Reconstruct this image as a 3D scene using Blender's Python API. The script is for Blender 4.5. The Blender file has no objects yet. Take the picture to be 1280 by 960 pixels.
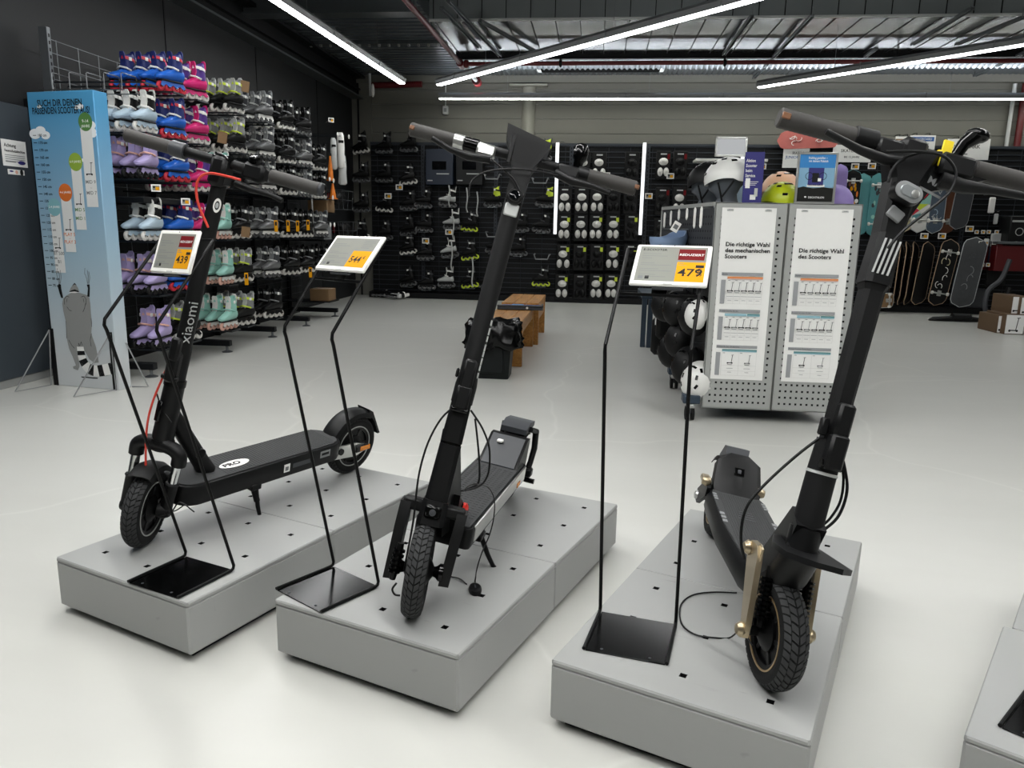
import bpy, bmesh, math, random
from mathutils import Vector, Matrix
C = bpy.context.scene.collection
SC = bpy.context.scene
rnd = random.Random(7)
pi = math.pi

# ------------------------------------------------------------------ camera model (1280x960 frame)
FOC, PITCH, ROLL, EYE, YAW = 946.22, 0.201728, -0.0186326, 1.2139, math.radians(6.0)
_f = Vector((0, math.cos(PITCH), -math.sin(PITCH))); _r = Vector((1, 0, 0)); _d = _f.cross(_r)
_c, _s = math.cos(ROLL), math.sin(ROLL)
_R = Matrix.Rotation(YAW, 3, 'Z')
CX, CY, CZ = _R @ (_r*_c + _d*_s), _R @ (_d*_c - _r*_s), _R @ _f
CAM = Vector((0, 0, EYE))
def ray(u, v): return CX*((u-640)/FOC) + CY*((v-480)/FOC) + CZ
def onX(u, v, c): d = ray(u, v); return CAM + d*((c-CAM.x)/d.x)
def onY(u, v, c): d = ray(u, v); return CAM + d*((c-CAM.y)/d.y)
def onZ(u, v, c): d = ray(u, v); return CAM + d*((c-CAM.z)/d.z)
def on_plane(u, v, M, c, ax):
    """a photo pixel as a point of frame M, on its plane coordinate[ax] == c"""
    I = M.inverted(); o = I @ CAM; d = I.to_3x3() @ ray(u, v)
    return o + d*((c-o[ax])/d[ax])

cam = bpy.data.cameras.new('camera'); camo = bpy.data.objects.new('camera', cam); C.objects.link(camo)
camo.matrix_world = Matrix(((CX.x, -CY.x, -CZ.x, 0), (CX.y, -CY.y, -CZ.y, 0), (CX.z, -CY.z, -CZ.z, EYE), (0, 0, 0, 1)))
cam.sensor_width = 36; cam.lens = FOC/1280*36; cam.clip_start = .02; cam.clip_end = 80
SC.camera = camo
vs = SC.view_settings; vs.view_transform = 'Standard'; vs.look = 'None'; vs.gamma = 1; vs.use_curve_mapping = False; vs.exposure = .78
SC.cycles.max_bounces = 8; SC.cycles.diffuse_bounces = 3; SC.cycles.sample_clamp_indirect = 6; SC.cycles.use_denoising = True
w_ = bpy.data.worlds.new('world'); SC.world = w_; w_.use_nodes = True; w_.node_tree.nodes['Background'].inputs[0].default_value = (.5, .52, .55, 1); w_.node_tree.nodes['Background'].inputs[1].default_value = .05

# ------------------------------------------------------------------ materials
MATS = {}
def lin(h):
    h = h.lstrip('#'); o = []
    for i in (0, 2, 4):
        c = int(h[i:i+2], 16)/255
        o.append(c/12.92 if c <= .04045 else ((c+.055)/1.055)**2.4)
    return tuple(o)+(1,)
def mat(name, col, rough=.5, metal=0., var=.06, scale=30., bump=0., coat=0., spec=.5):
    m = bpy.data.materials.new(name); m.use_nodes = True; MATS[name] = m
    nt = m.node_tree; b = nt.nodes['Principled BSDF']; N = nt.nodes.new; L = nt.links.new
    c = lin(col) if isinstance(col, str) else col
    if max(c[:3]) < .036 and not name.startswith(('wall', 'tread')): c = tuple(x*.26 for x in c[:3])+(1,); spec *= .55          # near-black goods
    b.inputs['Roughness'].default_value = rough; b.inputs['Metallic'].default_value = metal
    b.inputs['Specular IOR Level'].default_value = spec
    if coat: b.inputs['Coat Weight'].default_value = coat; b.inputs['Coat Roughness'].default_value = .08
    tc = N('ShaderNodeTexCoord'); n = N('ShaderNodeTexNoise'); n.inputs['Scale'].default_value = scale; n.inputs['Detail'].default_value = 3
    L(tc.outputs['Object'], n.inputs['Vector'])
    mx = N('ShaderNodeMix'); mx.data_type = 'RGBA'
    mx.inputs['A'].default_value = tuple(x*(1-var) for x in c[:3])+(1,); mx.inputs['B'].default_value = tuple(min(1, x*(1+var)) for x in c[:3])+(1,)
    L(n.outputs['Fac'], mx.inputs['Factor']); L(mx.outputs['Result'], b.inputs['Base Color'])
    if bump:
        bp = N('ShaderNodeBump'); bp.inputs['Strength'].default_value = bump; bp.inputs['Distance'].default_value = .002
        n2 = N('ShaderNodeTexNoise'); n2.inputs['Scale'].default_value = scale*12; L(tc.outputs['Object'], n2.inputs['Vector'])
        L(n2.outputs['Fac'], bp.inputs['Height']); L(bp.outputs['Normal'], b.inputs['Normal'])
    return m
def glow(name, col, strength):
    m = bpy.data.materials.new(name); m.use_nodes = True; MATS[name] = m
    nt = m.node_tree; nt.nodes.remove(nt.nodes['Principled BSDF'])
    e = nt.nodes.new('ShaderNodeEmission'); e.inputs[0].default_value = lin(col); e.inputs[1].default_value = strength
    nt.links.new(e.outputs[0], nt.nodes['Material Output'].inputs[0]); return m

mat('black_metal', '#141517', .42, .3, .1); mat('black_matte', '#17181a', .55, 0, .1, 60, .15); mat('black_plastic', '#1b1c1e', .45, 0, .08, 60)
mat('black_gloss', '#0c0d0e', .16, 0, .05); mat('black_rubber', '#1c1d1e', .72, 0, .15, 80, .2); mat('tread_rubber', '#2b2c2d', .8, 0, .2, 90, .2)
mat('deck_rubber', '#373839', .8, 0, .12, 120, .3); mat('deck_rib', '#343536', .8, 0, .1, 100); mat('grip_rubber', '#363432', .68, 0, .1, 80, .2)
mat('dark_grey', '#34363a', .5, 0, .06); mat('mid_grey', '#7e8081', .5, 0, .05); mat('light_grey', '#b9bbb9', .5, 0, .05); mat('silver', '#c4c5c2', .3, .85, .05)
mat('chrome', '#d5d6d6', .12, 1, .03); mat('champagne', '#b3a489', .28, .85, .06); mat('rim_line', '#a3a5a3', .4, .2, .05); mat('gold_line', '#a88f68', .35, .6, .05)
mat('white_plastic', '#ecebe6', .35, 0, .02); mat('white_matte', '#dddcd7', .6, 0, .03); mat('screen', '#82837c', .6, 0, .02, spec=.2); mat('paper', '#e9e9e6', .6, 0, .02)
mat('ink', '#26282b', .6, 0, .03); mat('ink_soft', '#6d6f70', .6, 0, .03); mat('price_yellow', '#d8960a', .7, 0, .02, spec=.15); mat('price_red', '#6a1216', .7, 0, .03, spec=.15)
mat('pipe_red', '#5a1014', .4, 0, .08); mat('cable_red', '#c23a2c', .45, 0, .05); mat('orange', '#e07a1e', .4, 0, .06); mat('amber', '#d07a14', .25, 0, .05); mat('amber_dim', '#6e4527', .4, 0, .08); mat('red_button', '#d62a22', .4, 0, .03)
mat('tag_yellow', '#e8cf1c', .5, 0, .04); mat('neon', '#cfe23a', .5, 0, .05)
mat('blue_shell', '#1f62c4', .3, 0, .05); mat('navy', '#1c2a6a', .55, 0, .1); mat('skate_red', '#c8283a', .45, 0, .05); mat('pink_shell', '#d42474', .32, 0, .05); mat('purple', '#4b2a80', .5, 0, .08)
mat('ice_shell', '#b4c9d8', .35, 0, .04); mat('lavender_shell', '#a99bc8', .4, 0, .05); mat('peach', '#d8a898', .6, 0, .05); mat('mint_shell', '#93c8bb', .4, 0, .05); mat('silver_shell', '#777879', .28, .5, .15, 40)
mat('charcoal_shell', '#1c1d1f', .3, 0, .15, 50); mat('wheel_white', '#d9d6d0', .45, 0, .04); mat('wheel_smoke', '#5a5b5c', .4, 0, .08); mat('skate_black', '#121315', .5, 0, .1)
mat('kraft', '#7d6242', .75, 0, .1); mat('rack_dark', '#23272c', .5, .2, .06); mat('rack_steel', '#6f7376', .4, .7, .06); mat('wire', '#7f8284', .3, .9, .04)
mat('slat_dark', '#15181c', .5, .1, .08); mat('slat_edge', '#2b3037', .45, .2, .08); mat('wire_dark', '#2e3236', .4, .6, .05)
mat('pegboard_grey', '#a0a29f', .5, .1, .03, 20); mat('frame_blue', '#2c3a48', .5, .2, .06); mat('bin_dark', '#1e2628', .5, 0, .08); mat('bag_black', '#141516', .22, 0, .1, 20)
mat('helmet_white', '#dcdcd8', .3, 0, .03); mat('helmet_peach', '#e6b795', .4, 0, .03); mat('helmet_lime', '#b6c41a', .35, 0, .04); mat('helmet_blue', '#7f95b5', .4, 0, .04); mat('helmet_black', '#1a1b1c', .5, 0, .06); mat('mannequin', '#4c5157', .6, 0, .05)
mat('poster_navy', '#2a2870', .5, 0, .03); mat('poster_teal', '#57878a', .55, 0, .03); mat('poster_aqua', '#8fb6c2', .55, 0, .03); mat('poster_orange', '#d5813f', .55, 0, .03); mat('poster_grey', '#97999b', .55, 0, .03); mat('line_grey', '#c9c9c6', .6, 0, .02)
mat('sign_blue', '#27599c', .5, 0, .03); mat('teal', '#4f8f92', .5, 0, .08); mat('violet', '#8d7bb8', .5, 0, .05); mat('board_grey', '#3b3d3f', .6, 0, .25, 14); mat('board_edge', '#a98f74', .6, 0, .1)
mat('board_pink', '#c26a62', .5, 0, .08); mat('board_cream', '#c9bf9a', .5, 0, .2, 25); mat('board_slate', '#4a5866', .5, 0, .25, 40); mat('tail_grey', '#b5b9ba', .3, 0, .04); mat('brown', '#6b3f28', .6, 0, .1)
mat('carton', '#5b4630', .7, 0, .08); mat('sky_top', '#2f7fc0', .4, 0, .02); mat('sky_low', '#7fa9c4', .4, 0, .02); mat('hill_dark', '#2a2b24', .5, 0, .1)
mat('kiosk_white', '#d9dad8', .6, 0, .02); mat('cloud', '#e8ecee', .6, 0, .02); mat('kiosk_green', '#4c7a3c', .6, 0, .02); mat('kiosk_lime', '#8aa83a', .6, 0, .02); mat('kiosk_orange', '#cf6a26', .6, 0, .02); mat('kiosk_aqua', '#7db0b8', .6, 0, .02); mat('fur_grey', '#8a8b8a', .7, 0, .03)
mat('trim_grey', '#8d8f8d', .5, 0, .05); mat('wall_dark', '#0c0f12', .6, 0, .06, 3); mat('beam_dark', '#26282a', .5, .3, .08); mat('beam_steel', '#63686a', .4, .7, .08, 12); mat('pipe_pale', '#a7a59b', .55, 0, .06); mat('lamp_body', '#8f9192', .4, .3, .03)
mat('duct_zinc', '#7c8286', .26, .9, .14, 2.2); mat('deck_zinc', '#7a8084', .33, .75, .12, 3); mat('duct_face', '#74797a', .5, .2, .06, 4); mat('louvre', '#5d5d55', .6, .2, .06); mat('column_cream', '#85847a', .55, 0, .03)
mat('visor', '#101418', .08, 0, .05); mat('lens', '#8c9092', .1, .2, .03); mat('display_blue', '#182436', .4, 0, .1, 6); mat('display_grey', '#2c2e2f', .4, 0, .08, 6)
glow('led', '#f9fafa', 18.0); glow('led_near', '#fbfbf9', 45.0); glow('led_wall', '#f6f7ef', 14.0); glow('led_up', '#f4f8ff', 22.0); glow('led_strip', '#f2f6ff', 1.5); glow('led_panel', '#e9ecee', .32)
mat('door_grey', '#353d44', .55, 0, .05, 3)

def floor_mat():
    m = mat('floor_epoxy', '#c2c2bd', .24, 0, .05, .8); nt = m.node_tree; b = nt.nodes['Principled BSDF']; N = nt.nodes.new; L = nt.links.new
    tc = N('ShaderNodeTexCoord'); src = b.inputs['Base Color'].links[0].from_socket
    # long pale scuffs and darker heel marks
    mp = N('ShaderNodeMapping'); mp.inputs['Rotation'].default_value = (0, 0, .5); mp.inputs['Scale'].default_value = (.7, 2.2, 1); L(tc.outputs['Object'], mp.inputs['Vector'])
    n = N('ShaderNodeTexNoise'); n.inputs['Scale'].default_value = 1.1; n.inputs['Detail'].default_value = 5; n.inputs['Roughness'].default_value = .6; L(mp.outputs[0], n.inputs['Vector'])
    cr = N('ShaderNodeValToRGB'); cr.color_ramp.elements[0].position = .35; cr.color_ramp.elements[0].color = (.965, .965, .96, 1); cr.color_ramp.elements[1].position = .72; cr.color_ramp.elements[1].color = (1.02, 1.02, 1.02, 1)
    L(n.outputs['Fac'], cr.inputs[0])
    w = N('ShaderNodeTexVoronoi'); w.feature = 'DISTANCE_TO_EDGE'; w.inputs['Scale'].default_value = .55; w.inputs['Randomness'].default_value = 1
    n3 = N('ShaderNodeTexNoise'); n3.inputs['Scale'].default_value = 1.2; L(tc.outputs['Object'], n3.inputs['Vector'])
    va = N('ShaderNodeMix'); va.data_type = 'RGBA'; va.inputs['Factor'].default_value = .3; L(tc.outputs['Object'], va.inputs['A']); L(n3.outputs['Color'], va.inputs['B']); L(va.outputs['Result'], w.inputs['Vector'])
    c2 = N('ShaderNodeValToRGB'); c2.color_ramp.elements[0].position = 0; c2.color_ramp.elements[0].color = (1.1, 1.1, 1.1, 1); c2.color_ramp.elements[1].position = .006; c2.color_ramp.elements[1].color = (1, 1, 1, 1); L(w.outputs['Distance'], c2.inputs[0])
    m1 = N('ShaderNodeMix'); m1.data_type = 'RGBA'; m1.blend_type = 'MULTIPLY'; m1.inputs['Factor'].default_value = 1; L(src, m1.inputs['A']); L(cr.outputs[0], m1.inputs['B'])
    m2 = N('ShaderNodeMix'); m2.data_type = 'RGBA'; m2.blend_type = 'MULTIPLY'; m2.inputs['Factor'].default_value = 1; L(m1.outputs['Result'], m2.inputs['A']); L(c2.outputs[0], m2.inputs['B'])
    L(m2.outputs['Result'], b.inputs['Base Color'])
    mr = N('ShaderNodeMapRange'); mr.inputs['To Min'].default_value = .27; mr.inputs['To Max'].default_value = .33; b.inputs['Specular IOR Level'].default_value = .4; L(n.outputs['Fac'], mr.inputs[0]); L(mr.outputs[0], b.inputs['Roughness'])
floor_mat()
def plinth_mat():
    m = mat('plinth_grey', '#999a98', .42, 0, .03, 6); nt = m.node_tree; b = nt.nodes['Principled BSDF']; N = nt.nodes.new; L = nt.links.new
    tc = N('ShaderNodeTexCoord'); src = b.inputs['Base Color'].links[0].from_socket
    last = src
    for rot, sc, th in ((.4, 9., .735), (-.9, 14., .75), (1.9, 22., .75)):
        mp = N('ShaderNodeMapping'); mp.inputs['Rotation'].default_value = (0, 0, rot); mp.inputs['Scale'].default_value = (sc*.12, sc*1.6, sc*.3); L(tc.outputs['Object'], mp.inputs['Vector'])
        n = N('ShaderNodeTexNoise'); n.inputs['Scale'].default_value = 1.5; n.inputs['Detail'].default_value = 5; n.inputs['Distortion'].default_value = .6; L(mp.outputs[0], n.inputs['Vector'])
        cr = N('ShaderNodeValToRGB'); cr.color_ramp.elements[0].position = th-.03; cr.color_ramp.elements[0].color = (1, 1, 1, 1); cr.color_ramp.elements[1].position = th+.04; cr.color_ramp.elements[1].color = (.5, .5, .5, 1); L(n.outputs['Fac'], cr.inputs[0])
        mm = N('ShaderNodeMix'); mm.data_type = 'RGBA'; mm.blend_type = 'MULTIPLY'; mm.inputs['Factor'].default_value = .7; L(last, mm.inputs['A']); L(cr.outputs[0], mm.inputs['B']); last = mm.outputs['Result']
    L(last, b.inputs['Base Color'])
plinth_mat()
def wood_mat():
    m = mat('bench_wood', '#a9722f', .42, 0, .05, 4); nt = m.node_tree; b = nt.nodes['Principled BSDF']; N = nt.nodes.new; L = nt.links.new
    tc = N('ShaderNodeTexCoord'); mp = N('ShaderNodeMapping'); mp.inputs['Scale'].default_value = (14, 1.2, 14); L(tc.outputs['Object'], mp.inputs['Vector'])
    n = N('ShaderNodeTexNoise'); n.inputs['Scale'].default_value = 2.2; n.inputs['Detail'].default_value = 6; n.inputs['Distortion'].default_value = 1.2; L(mp.outputs[0], n.inputs['Vector'])
    cr = N('ShaderNodeValToRGB'); cr.color_ramp.elements[0].position = .3; cr.color_ramp.elements[0].color = lin('#8a5c25'); cr.color_ramp.elements[1].position = .7; cr.color_ramp.elements[1].color = lin('#b98440'); L(n.outputs['Fac'], cr.inputs[0]); L(cr.outputs[0], b.inputs['Base Color'])
wood_mat()
def kiosk_mat():
    """printed cardboard: a sky blue that pales towards the foot, as the print does"""
    m = mat('kiosk_sky', '#6aa9cf', .6, 0, .02, 4); nt = m.node_tree; b = nt.nodes['Principled BSDF']; N = nt.nodes.new; L = nt.links.new
    tc = N('ShaderNodeTexCoord'); sp = N('ShaderNodeSeparateXYZ'); L(tc.outputs['Object'], sp.inputs[0])
    cr = N('ShaderNodeValToRGB'); e = cr.color_ramp.elements; e[0].position = .1; e[0].color = lin('#c2c6c8'); e[1].position = .95; e[1].color = lin('#468fbb')
    x = e.new(.45); x.color = lin('#9bb4c3')
    mr = N('ShaderNodeMapRange'); mr.inputs['From Max'].default_value = 2.09; L(sp.outputs['Z'], mr.inputs[0]); L(mr.outputs[0], cr.inputs[0]); L(cr.outputs[0], b.inputs['Base Color'])
kiosk_mat()
def clad_mat():
    m = mat('wall_clad', '#6b6a62', .6, .1, .03, 2)
clad_mat()

# ------------------------------------------------------------------ mesh builder
class G:
    def __init__(s, M=None): s.v, s.f, s.m, s.names, s.M, s.mat = [], [], [], [], M or Matrix(), 'black_plastic'
    def mi(s, m):
        m = m or s.mat
        if m not in s.names: s.names.append(m)
        return s.names.index(m)
    def add(s, vs, fs, m=None, M=None):
        b = len(s.v); T = s.M @ M if M is not None else s.M; i = s.mi(m)
        s.v += [T @ Vector(p) for p in vs]
        for f in fs: s.f.append([b+k for k in f]); s.m.append(i)
        return s
    def box(s, lo, hi, m=None, b=0., M=None):
        lo, hi = Vector(lo), Vector(hi); c, h = (lo+hi)/2, (hi-lo)/2
        return s.obox(c, (Vector((1, 0, 0)), Vector((0, 1, 0)), Vector((0, 0, 1))), h, m, b, M)
    def obox(s, c, ax, h, m=None, b=0., M=None):
        c = Vector(c); ax = [Vector(a) for a in ax]; b = min(b, .49*min(h)*2)
        if b <= 0:
            vs = [c+ax[0]*(x*h[0])+ax[1]*(y*h[1])+ax[2]*(z*h[2]) for x in (-1, 1) for y in (-1, 1) for z in (-1, 1)]
            fs = [(0, 1, 3, 2), (4, 6, 7, 5), (0, 4, 5, 1), (2, 3, 7, 6), (0, 2, 6, 4), (1, 5, 7, 3)]
            return s.add(vs, fs, m, M)
        vs, idx = [], {}
        for x in (-1, 1):
            for y in (-1, 1):
                for z in (-1, 1):
                    for k in range(3):
                        d = [h[0], h[1], h[2]]
                        for j in range(3):
                            if j != k: d[j] -= b
                        idx[(x, y, z, k)] = len(vs); vs.append(c+ax[0]*(x*d[0])+ax[1]*(y*d[1])+ax[2]*(z*d[2]))
        fs = []
        R4 = ((-1, -1), (1, -1), (1, 1), (-1, 1))
        for k in range(3):
            i, j = [(1, 2), (2, 0), (0, 1)][k]
            for sg in (-1, 1):
                q = []
                for p, r in R4:
                    t = [0, 0, 0]; t[k] = sg; t[i] = p; t[j] = r; q.append(idx[(*t, k)])
                fs.append(q if sg > 0 else q[::-1])
            for p, r in R4:                                     # edges along axis k
                q = []
                for sg in (-1, 1):
                    t = [0, 0, 0]; t[k] = sg; t[i] = p; t[j] = r; q.append((idx[(*t, i)], idx[(*t, j)]))
                f = [q[0][0], q[1][0], q[1][1], q[0][1]]; fs.append(f if p*r < 0 else f[::-1])
        for x in (-1, 1):
            for y in (-1, 1):
                for z in (-1, 1):
                    f = [idx[(x, y, z, k)] for k in range(3)]; fs.append(f if x*y*z > 0 else f[::-1])
        return s.add(vs, fs, m, M)
    def loft(s, rings, m=None, cap=True, closed=True, loop=False, M=None):
        n = len(rings[0]); vs = [p for r in rings for p in r]; fs = []; R = len(rings)
        for i in range(R if loop else R-1):
            for j in range(n if closed else n-1):
                a, b = i*n+j, i*n+(j+1) % n; k = ((i+1) % R)*n
                fs.append((a, b, k+(j+1) % n, k+j))
        if cap and not loop: fs.append(tuple(range(n))[::-1]); fs.append(tuple((R-1)*n+j for j in range(n)))
        return s.add(vs, fs, m, M)
    def tube(s, pts, r, n=8, m=None, cap=True, M=None, sq=None):
        P = [Vector(p) for p in pts]; rings = []; nrm = None
        for i, p in enumerate(P):
            t = (P[min(i+1, len(P)-1)]-P[max(i-1, 0)]).normalized()
            if nrm is None: nrm = t.orthogonal().normalized()
            nrm = (nrm-t*nrm.dot(t)).normalized(); bn = t.cross(nrm)
            rr = r[i] if isinstance(r, (list, tuple)) else r
            rings.append([p+(nrm*math.cos(2*pi*k/n)+bn*math.sin(2*pi*k/n))*rr for k in range(n)])
        return s.loft(rings, m, cap, M=M)
    def cyl(s, a, b, r, n=16, m=None, M=None, r2=None): return s.tube([a, b], [r, r2 if r2 is not None else r], n, m, True, M)
    def lathe(s, o, ax, prof, n=24, m=None, M=None, up=None):
        o, ax = Vector(o), Vector(ax).normalized(); e = (Vector(up) if up else ax.orthogonal()); e = (e-ax*e.dot(ax)).normalized(); g = ax.cross(e)
        rings = [[o+ax*h+(e*math.cos(2*pi*k/n)+g*math.sin(2*pi*k/n))*r for k in range(n)] for r, h in prof]
        return s.loft(rings, m, True, M=M)
    def ring(s, o, ax, prof, n=32, m=None, M=None):
        """closed profile (r,h) swept round an axis"""
        o, ax = Vector(o), Vector(ax).normalized(); e = ax.orthogonal().normalized(); g = ax.cross(e)
        rings = [[o+ax*h+(e*math.cos(2*pi*k/n)+g*math.sin(2*pi*k/n))*r for r, h in prof] for k in range(n)]
        return s.loft(rings, m, False, True, True, M=M)
    def prism(s, poly, vec, m=None, M=None):
        P = [Vector(p) for p in poly]; vec = Vector(vec); n = len(P)
        return s.add(P+[p+vec for p in P], [tuple(range(n))[::-1], tuple(range(n, 2*n))]+[(i, (i+1) % n, n+(i+1) % n, n+i) for i in range(n)], m, M)
    def ell(s, c, r, nu=16, nv=10, m=None, M=None, t0=0., t1=pi, fn=None):
        c = Vector(c); rings = []
        for i in range(nv+1):
            t = t0+(t1-t0)*i/nv; ring = []
            for k in range(nu):
                p = 2*pi*k/nu; q = Vector((math.sin(t)*math.cos(p)*r[0], math.sin(t)*math.sin(p)*r[1], math.cos(t)*r[2]))
                if fn: q = fn(q)
                ring.append(c+q)
            rings.append(ring)
        return s.loft(rings[::-1], m, True, M=M)
    def quad(s, o, ex, ey, m=None, M=None):
        o, ex, ey = Vector(o), Vector(ex), Vector(ey); return s.add([o, o+ex, o+ex+ey, o+ey], [(0, 1, 2, 3)], m, M)
    def text(s, t, size, M, m='ink', align='LEFT', bold=0., sx=1.):
        vs, fs = glyphs(t, size, align, bold); return s.add([(x*sx, y, z) for x, y, z in vs], fs, m, M)
    def mesh(s, name, sharp=38):
        me = bpy.data.meshes.new(name); me.from_pydata([tuple(p) for p in s.v], [], s.f)
        for n in s.names: me.materials.append(MATS[n])
        me.polygons.foreach_set('material_index', s.m); me.polygons.foreach_set('use_smooth', [True]*len(s.f))
        bm = bmesh.new(); bm.from_mesh(me); bmesh.ops.recalc_face_normals(bm, faces=bm.faces); bm.to_mesh(me); bm.free()
        me.set_sharp_from_angle(angle=math.radians(sharp)); me.update(); return me
    def build(s, name, parent=None, sharp=38, **kw):
        o = bpy.data.objects.new(name, s.mesh(name, sharp)); C.objects.link(o); o.parent = parent
        for k, v in kw.items(): o[k] = v
        return o
_gl = {}
def glyphs(t, size, align, bold):
    k = (t, size, align, bold)
    if k not in _gl:
        cu = bpy.data.curves.new('lettering', 'FONT'); cu.body = t; cu.size = size; cu.align_x = align; cu.offset = bold*size; cu.resolution_u = 2
        o = bpy.data.objects.new('lettering', cu); C.objects.link(o); dg = bpy.context.evaluated_depsgraph_get()
        e = o.evaluated_get(dg); me = e.to_mesh(); _gl[k] = ([tuple(v.co) for v in me.vertices], [tuple(p.vertices) for p in me.polygons])
        e.to_mesh_clear(); bpy.data.objects.remove(o); bpy.data.curves.remove(cu)
    return _gl[k]
def thing(name, label, cat, M=None, group=None):
    o = bpy.data.objects.new(name, None); C.objects.link(o); o.empty_display_size = .05
    if M is not None: o.matrix_world = M if isinstance(M, Matrix) else Matrix.Translation(M)
    return tag(o, label, cat, group)
def tag(o, label, cat, group=None):
    o['label'] = label; o['category'] = cat
    if group: o['group'] = group
    return o
def struct(o): o['kind'] = 'structure'; return o
def dup(o, parent=None, M=None):
    c = o.copy(); C.objects.link(c)
    if parent: c.parent = parent
    if M is not None: c.matrix_world = M
    for ch in o.children: dup(ch, c)
    return c
def basis(o, x, y, z): return Matrix(((x[0], y[0], z[0], o[0]), (x[1], y[1], z[1], o[1]), (x[2], y[2], z[2], o[2]), (0, 0, 0, 1)))
def bez(P, n=24):
    """smooth curve through points (Catmull-Rom)"""
    P = [Vector(p) for p in P]; Q = [P[0]*2-P[1]]+P+[P[-1]*2-P[-2]]; o = []
    S = len(P)-1; k = max(2, n//S)
    for i in range(S):
        a, b, c, d = Q[i:i+4]
        for j in range(k):
            t = j/k; o.append(.5*((2*b)+(c-a)*t+(2*a-5*b+4*c-d)*t*t+(3*b-a-3*c+d)*t**3))
    return o+[P[-1]]
ORD = ['first', 'second', 'third', 'fourth', 'fifth', 'sixth', 'seventh', 'eighth', 'ninth', 'tenth', 'eleventh', 'twelfth', 'thirteenth', 'fourteenth']
# ------------------------------------------------------------------ room shell
XL, YB, ZC = -4.28, 13.45, 3.72
def slab(name, lo, hi, m):
    return struct(G().box(lo, hi, m).build(name))
slab('floor', (XL-.2, -5.2, -.1), (9.2, YB+.2, 0), 'floor_epoxy')
g = G().box((XL-.2, -5.2, -.05), (XL, YB+.2, 4.6), 'wall_dark')
for y in (4.2, 7.55, 9.6, 11.7): g.box((XL, y-.012, 0), (XL+.006, y+.012, 3.5), 'slat_dark')
struct(g.build('wall_left'))
slab('wall_right', (9.0, -5.2, 0), (9.2, YB+.2, 4.6), 'wall_clad'); slab('wall_rear', (XL-.2, -5.4, 0), (9.2, -5.2, 4.6), 'wall_clad')
g = G()
z = 0.
while z < 4.6:                                   # horizontal cladding panels with a shadow gap
    g.box((XL, YB, z), (9.0, YB+.2, min(z+.229, 4.6)), 'wall_clad', .004); g.box((XL, YB+.012, z+.229), (9.0, YB+.2, z+.235), 'trim_grey'); z += .235
struct(g.build('wall_back'))
g = G().box((XL, -5, 0), (XL+.02, 7.0, .09), 'trim_grey', .004)
struct(g.build('baseboard_left'))
# ceiling: steel deck, the low zinc soffit with its seams, and the corrugated strip in front of the back wall
g = G().box((XL-.2, -5.2, 4.55), (9.2, YB+.2, 4.7), 'deck_zinc')
struct(g.build('ceiling'))
g = G().box((-2.15, 9.9, ZC), (9.0, 11.75, 4.5), 'duct_zinc'); g.box((-2.15, 9.88, ZC), (9.0, 9.9, 4.5), 'duct_face')
x = -2.1
while x < 9: g.box((x, 9.9, ZC-.006), (x+.012, 11.74, ZC), 'beam_dark'); g.box((x, 9.87, ZC), (x+.01, 9.885, 4.5), 'beam_dark'); x += .3
g.box((-2.15, 9.86, ZC-.012), (9.0, 9.9, ZC+.012), 'light_grey')
struct(g.build('trim_1'))
n = 560; pr_ = []
for i in range(n+1):
    xx = -2.15+11.15*i/n; pr_.append((xx, .014*math.sin(i*pi/2.0+.3)))
g = G(); g.loft([[(xx, y, z_+dz) for xx, dz in pr_] for y, z_ in ((11.75, 3.765), (12.42, 3.645), (12.44, ZC+.02), (YB, ZC+.02))], 'deck_zinc', cap=False, closed=False)
g.box((-2.15, 11.72, ZC-.07), (9.0, 11.8, ZC+.03), 'beam_dark')
struct(g.build('trim_2'))
g = G().box((XL, 9.2, ZC+.04), (-2.15, YB, ZC+.2), 'deck_zinc')                # deck on the left, its ribs running across
for k in range(26): g.box((XL, 9.25+k*.165, ZC+.026), (-2.15, 9.33+k*.165, ZC+.04), 'deck_zinc')
g.box((XL, 9.1, ZC-.1), (-2.15, 9.22, ZC+.16), 'beam_steel'); g.box((XL, 9.04, ZC-.12), (-2.15, 9.28, ZC-.1), 'beam_steel')
g.box((XL, 10.95, ZC-.02), (-2.15, 11.1, ZC+.05), 'beam_steel')
for k in range(14): g.box((-4.1+k*.14, 10.98, ZC-.05), (-4.07+k*.14, 11.02, ZC-.02), 'silver')
for k in range(8): g.box((-4.05+k*.24, 9.5, ZC-.0), (-3.98+k*.24, 9.53, ZC+.03), 'silver')
struct(g.build('trim_3'))
g = G().box((XL, 2, 3.38), (XL+.1, YB, 3.72), 'beam_dark'); g.box((XL, 2, 3.36), (XL+.22, YB, 3.385), 'beam_steel'); g.box((XL, 2, 3.68), (XL+.26, YB, 3.72), 'beam_dark'); g.box((XL, 2, 3.5), (XL+.16, YB, 3.53), 'beam_dark')
struct(g.build('trim_4'))
g = G().box((XL, YB-.06, 0), (XL+.34, YB, 3.7), 'wall_clad'); g.box((XL+.1, YB-.075, 0), (XL+.13, YB-.06, 3.7), 'beam_dark'); g.box((XL, YB-.1, 3.62), (9, YB, 3.74), 'wall_clad')
struct(g.build('trim_5'))
# round steel column on the back wall
a, b_ = onY(651, 130, 13.3), onY(669, 130, 13.3); cx, cr_ = (a.x+b_.x)/2, (b_.x-a.x)/2
t = thing('steel_column', 'cream round steel column standing against the back wall cladding', 'column', (cx, 13.49, 0))
G().cyl((0, 0, 0), (0, 0, 3.56), cr_, 24, 'column_cream').build('shaft', t)
G().box((-.32, -.2, 3.56), (.32, .0, 3.6), 'column_cream', .01).build('cap_plate', t)
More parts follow.
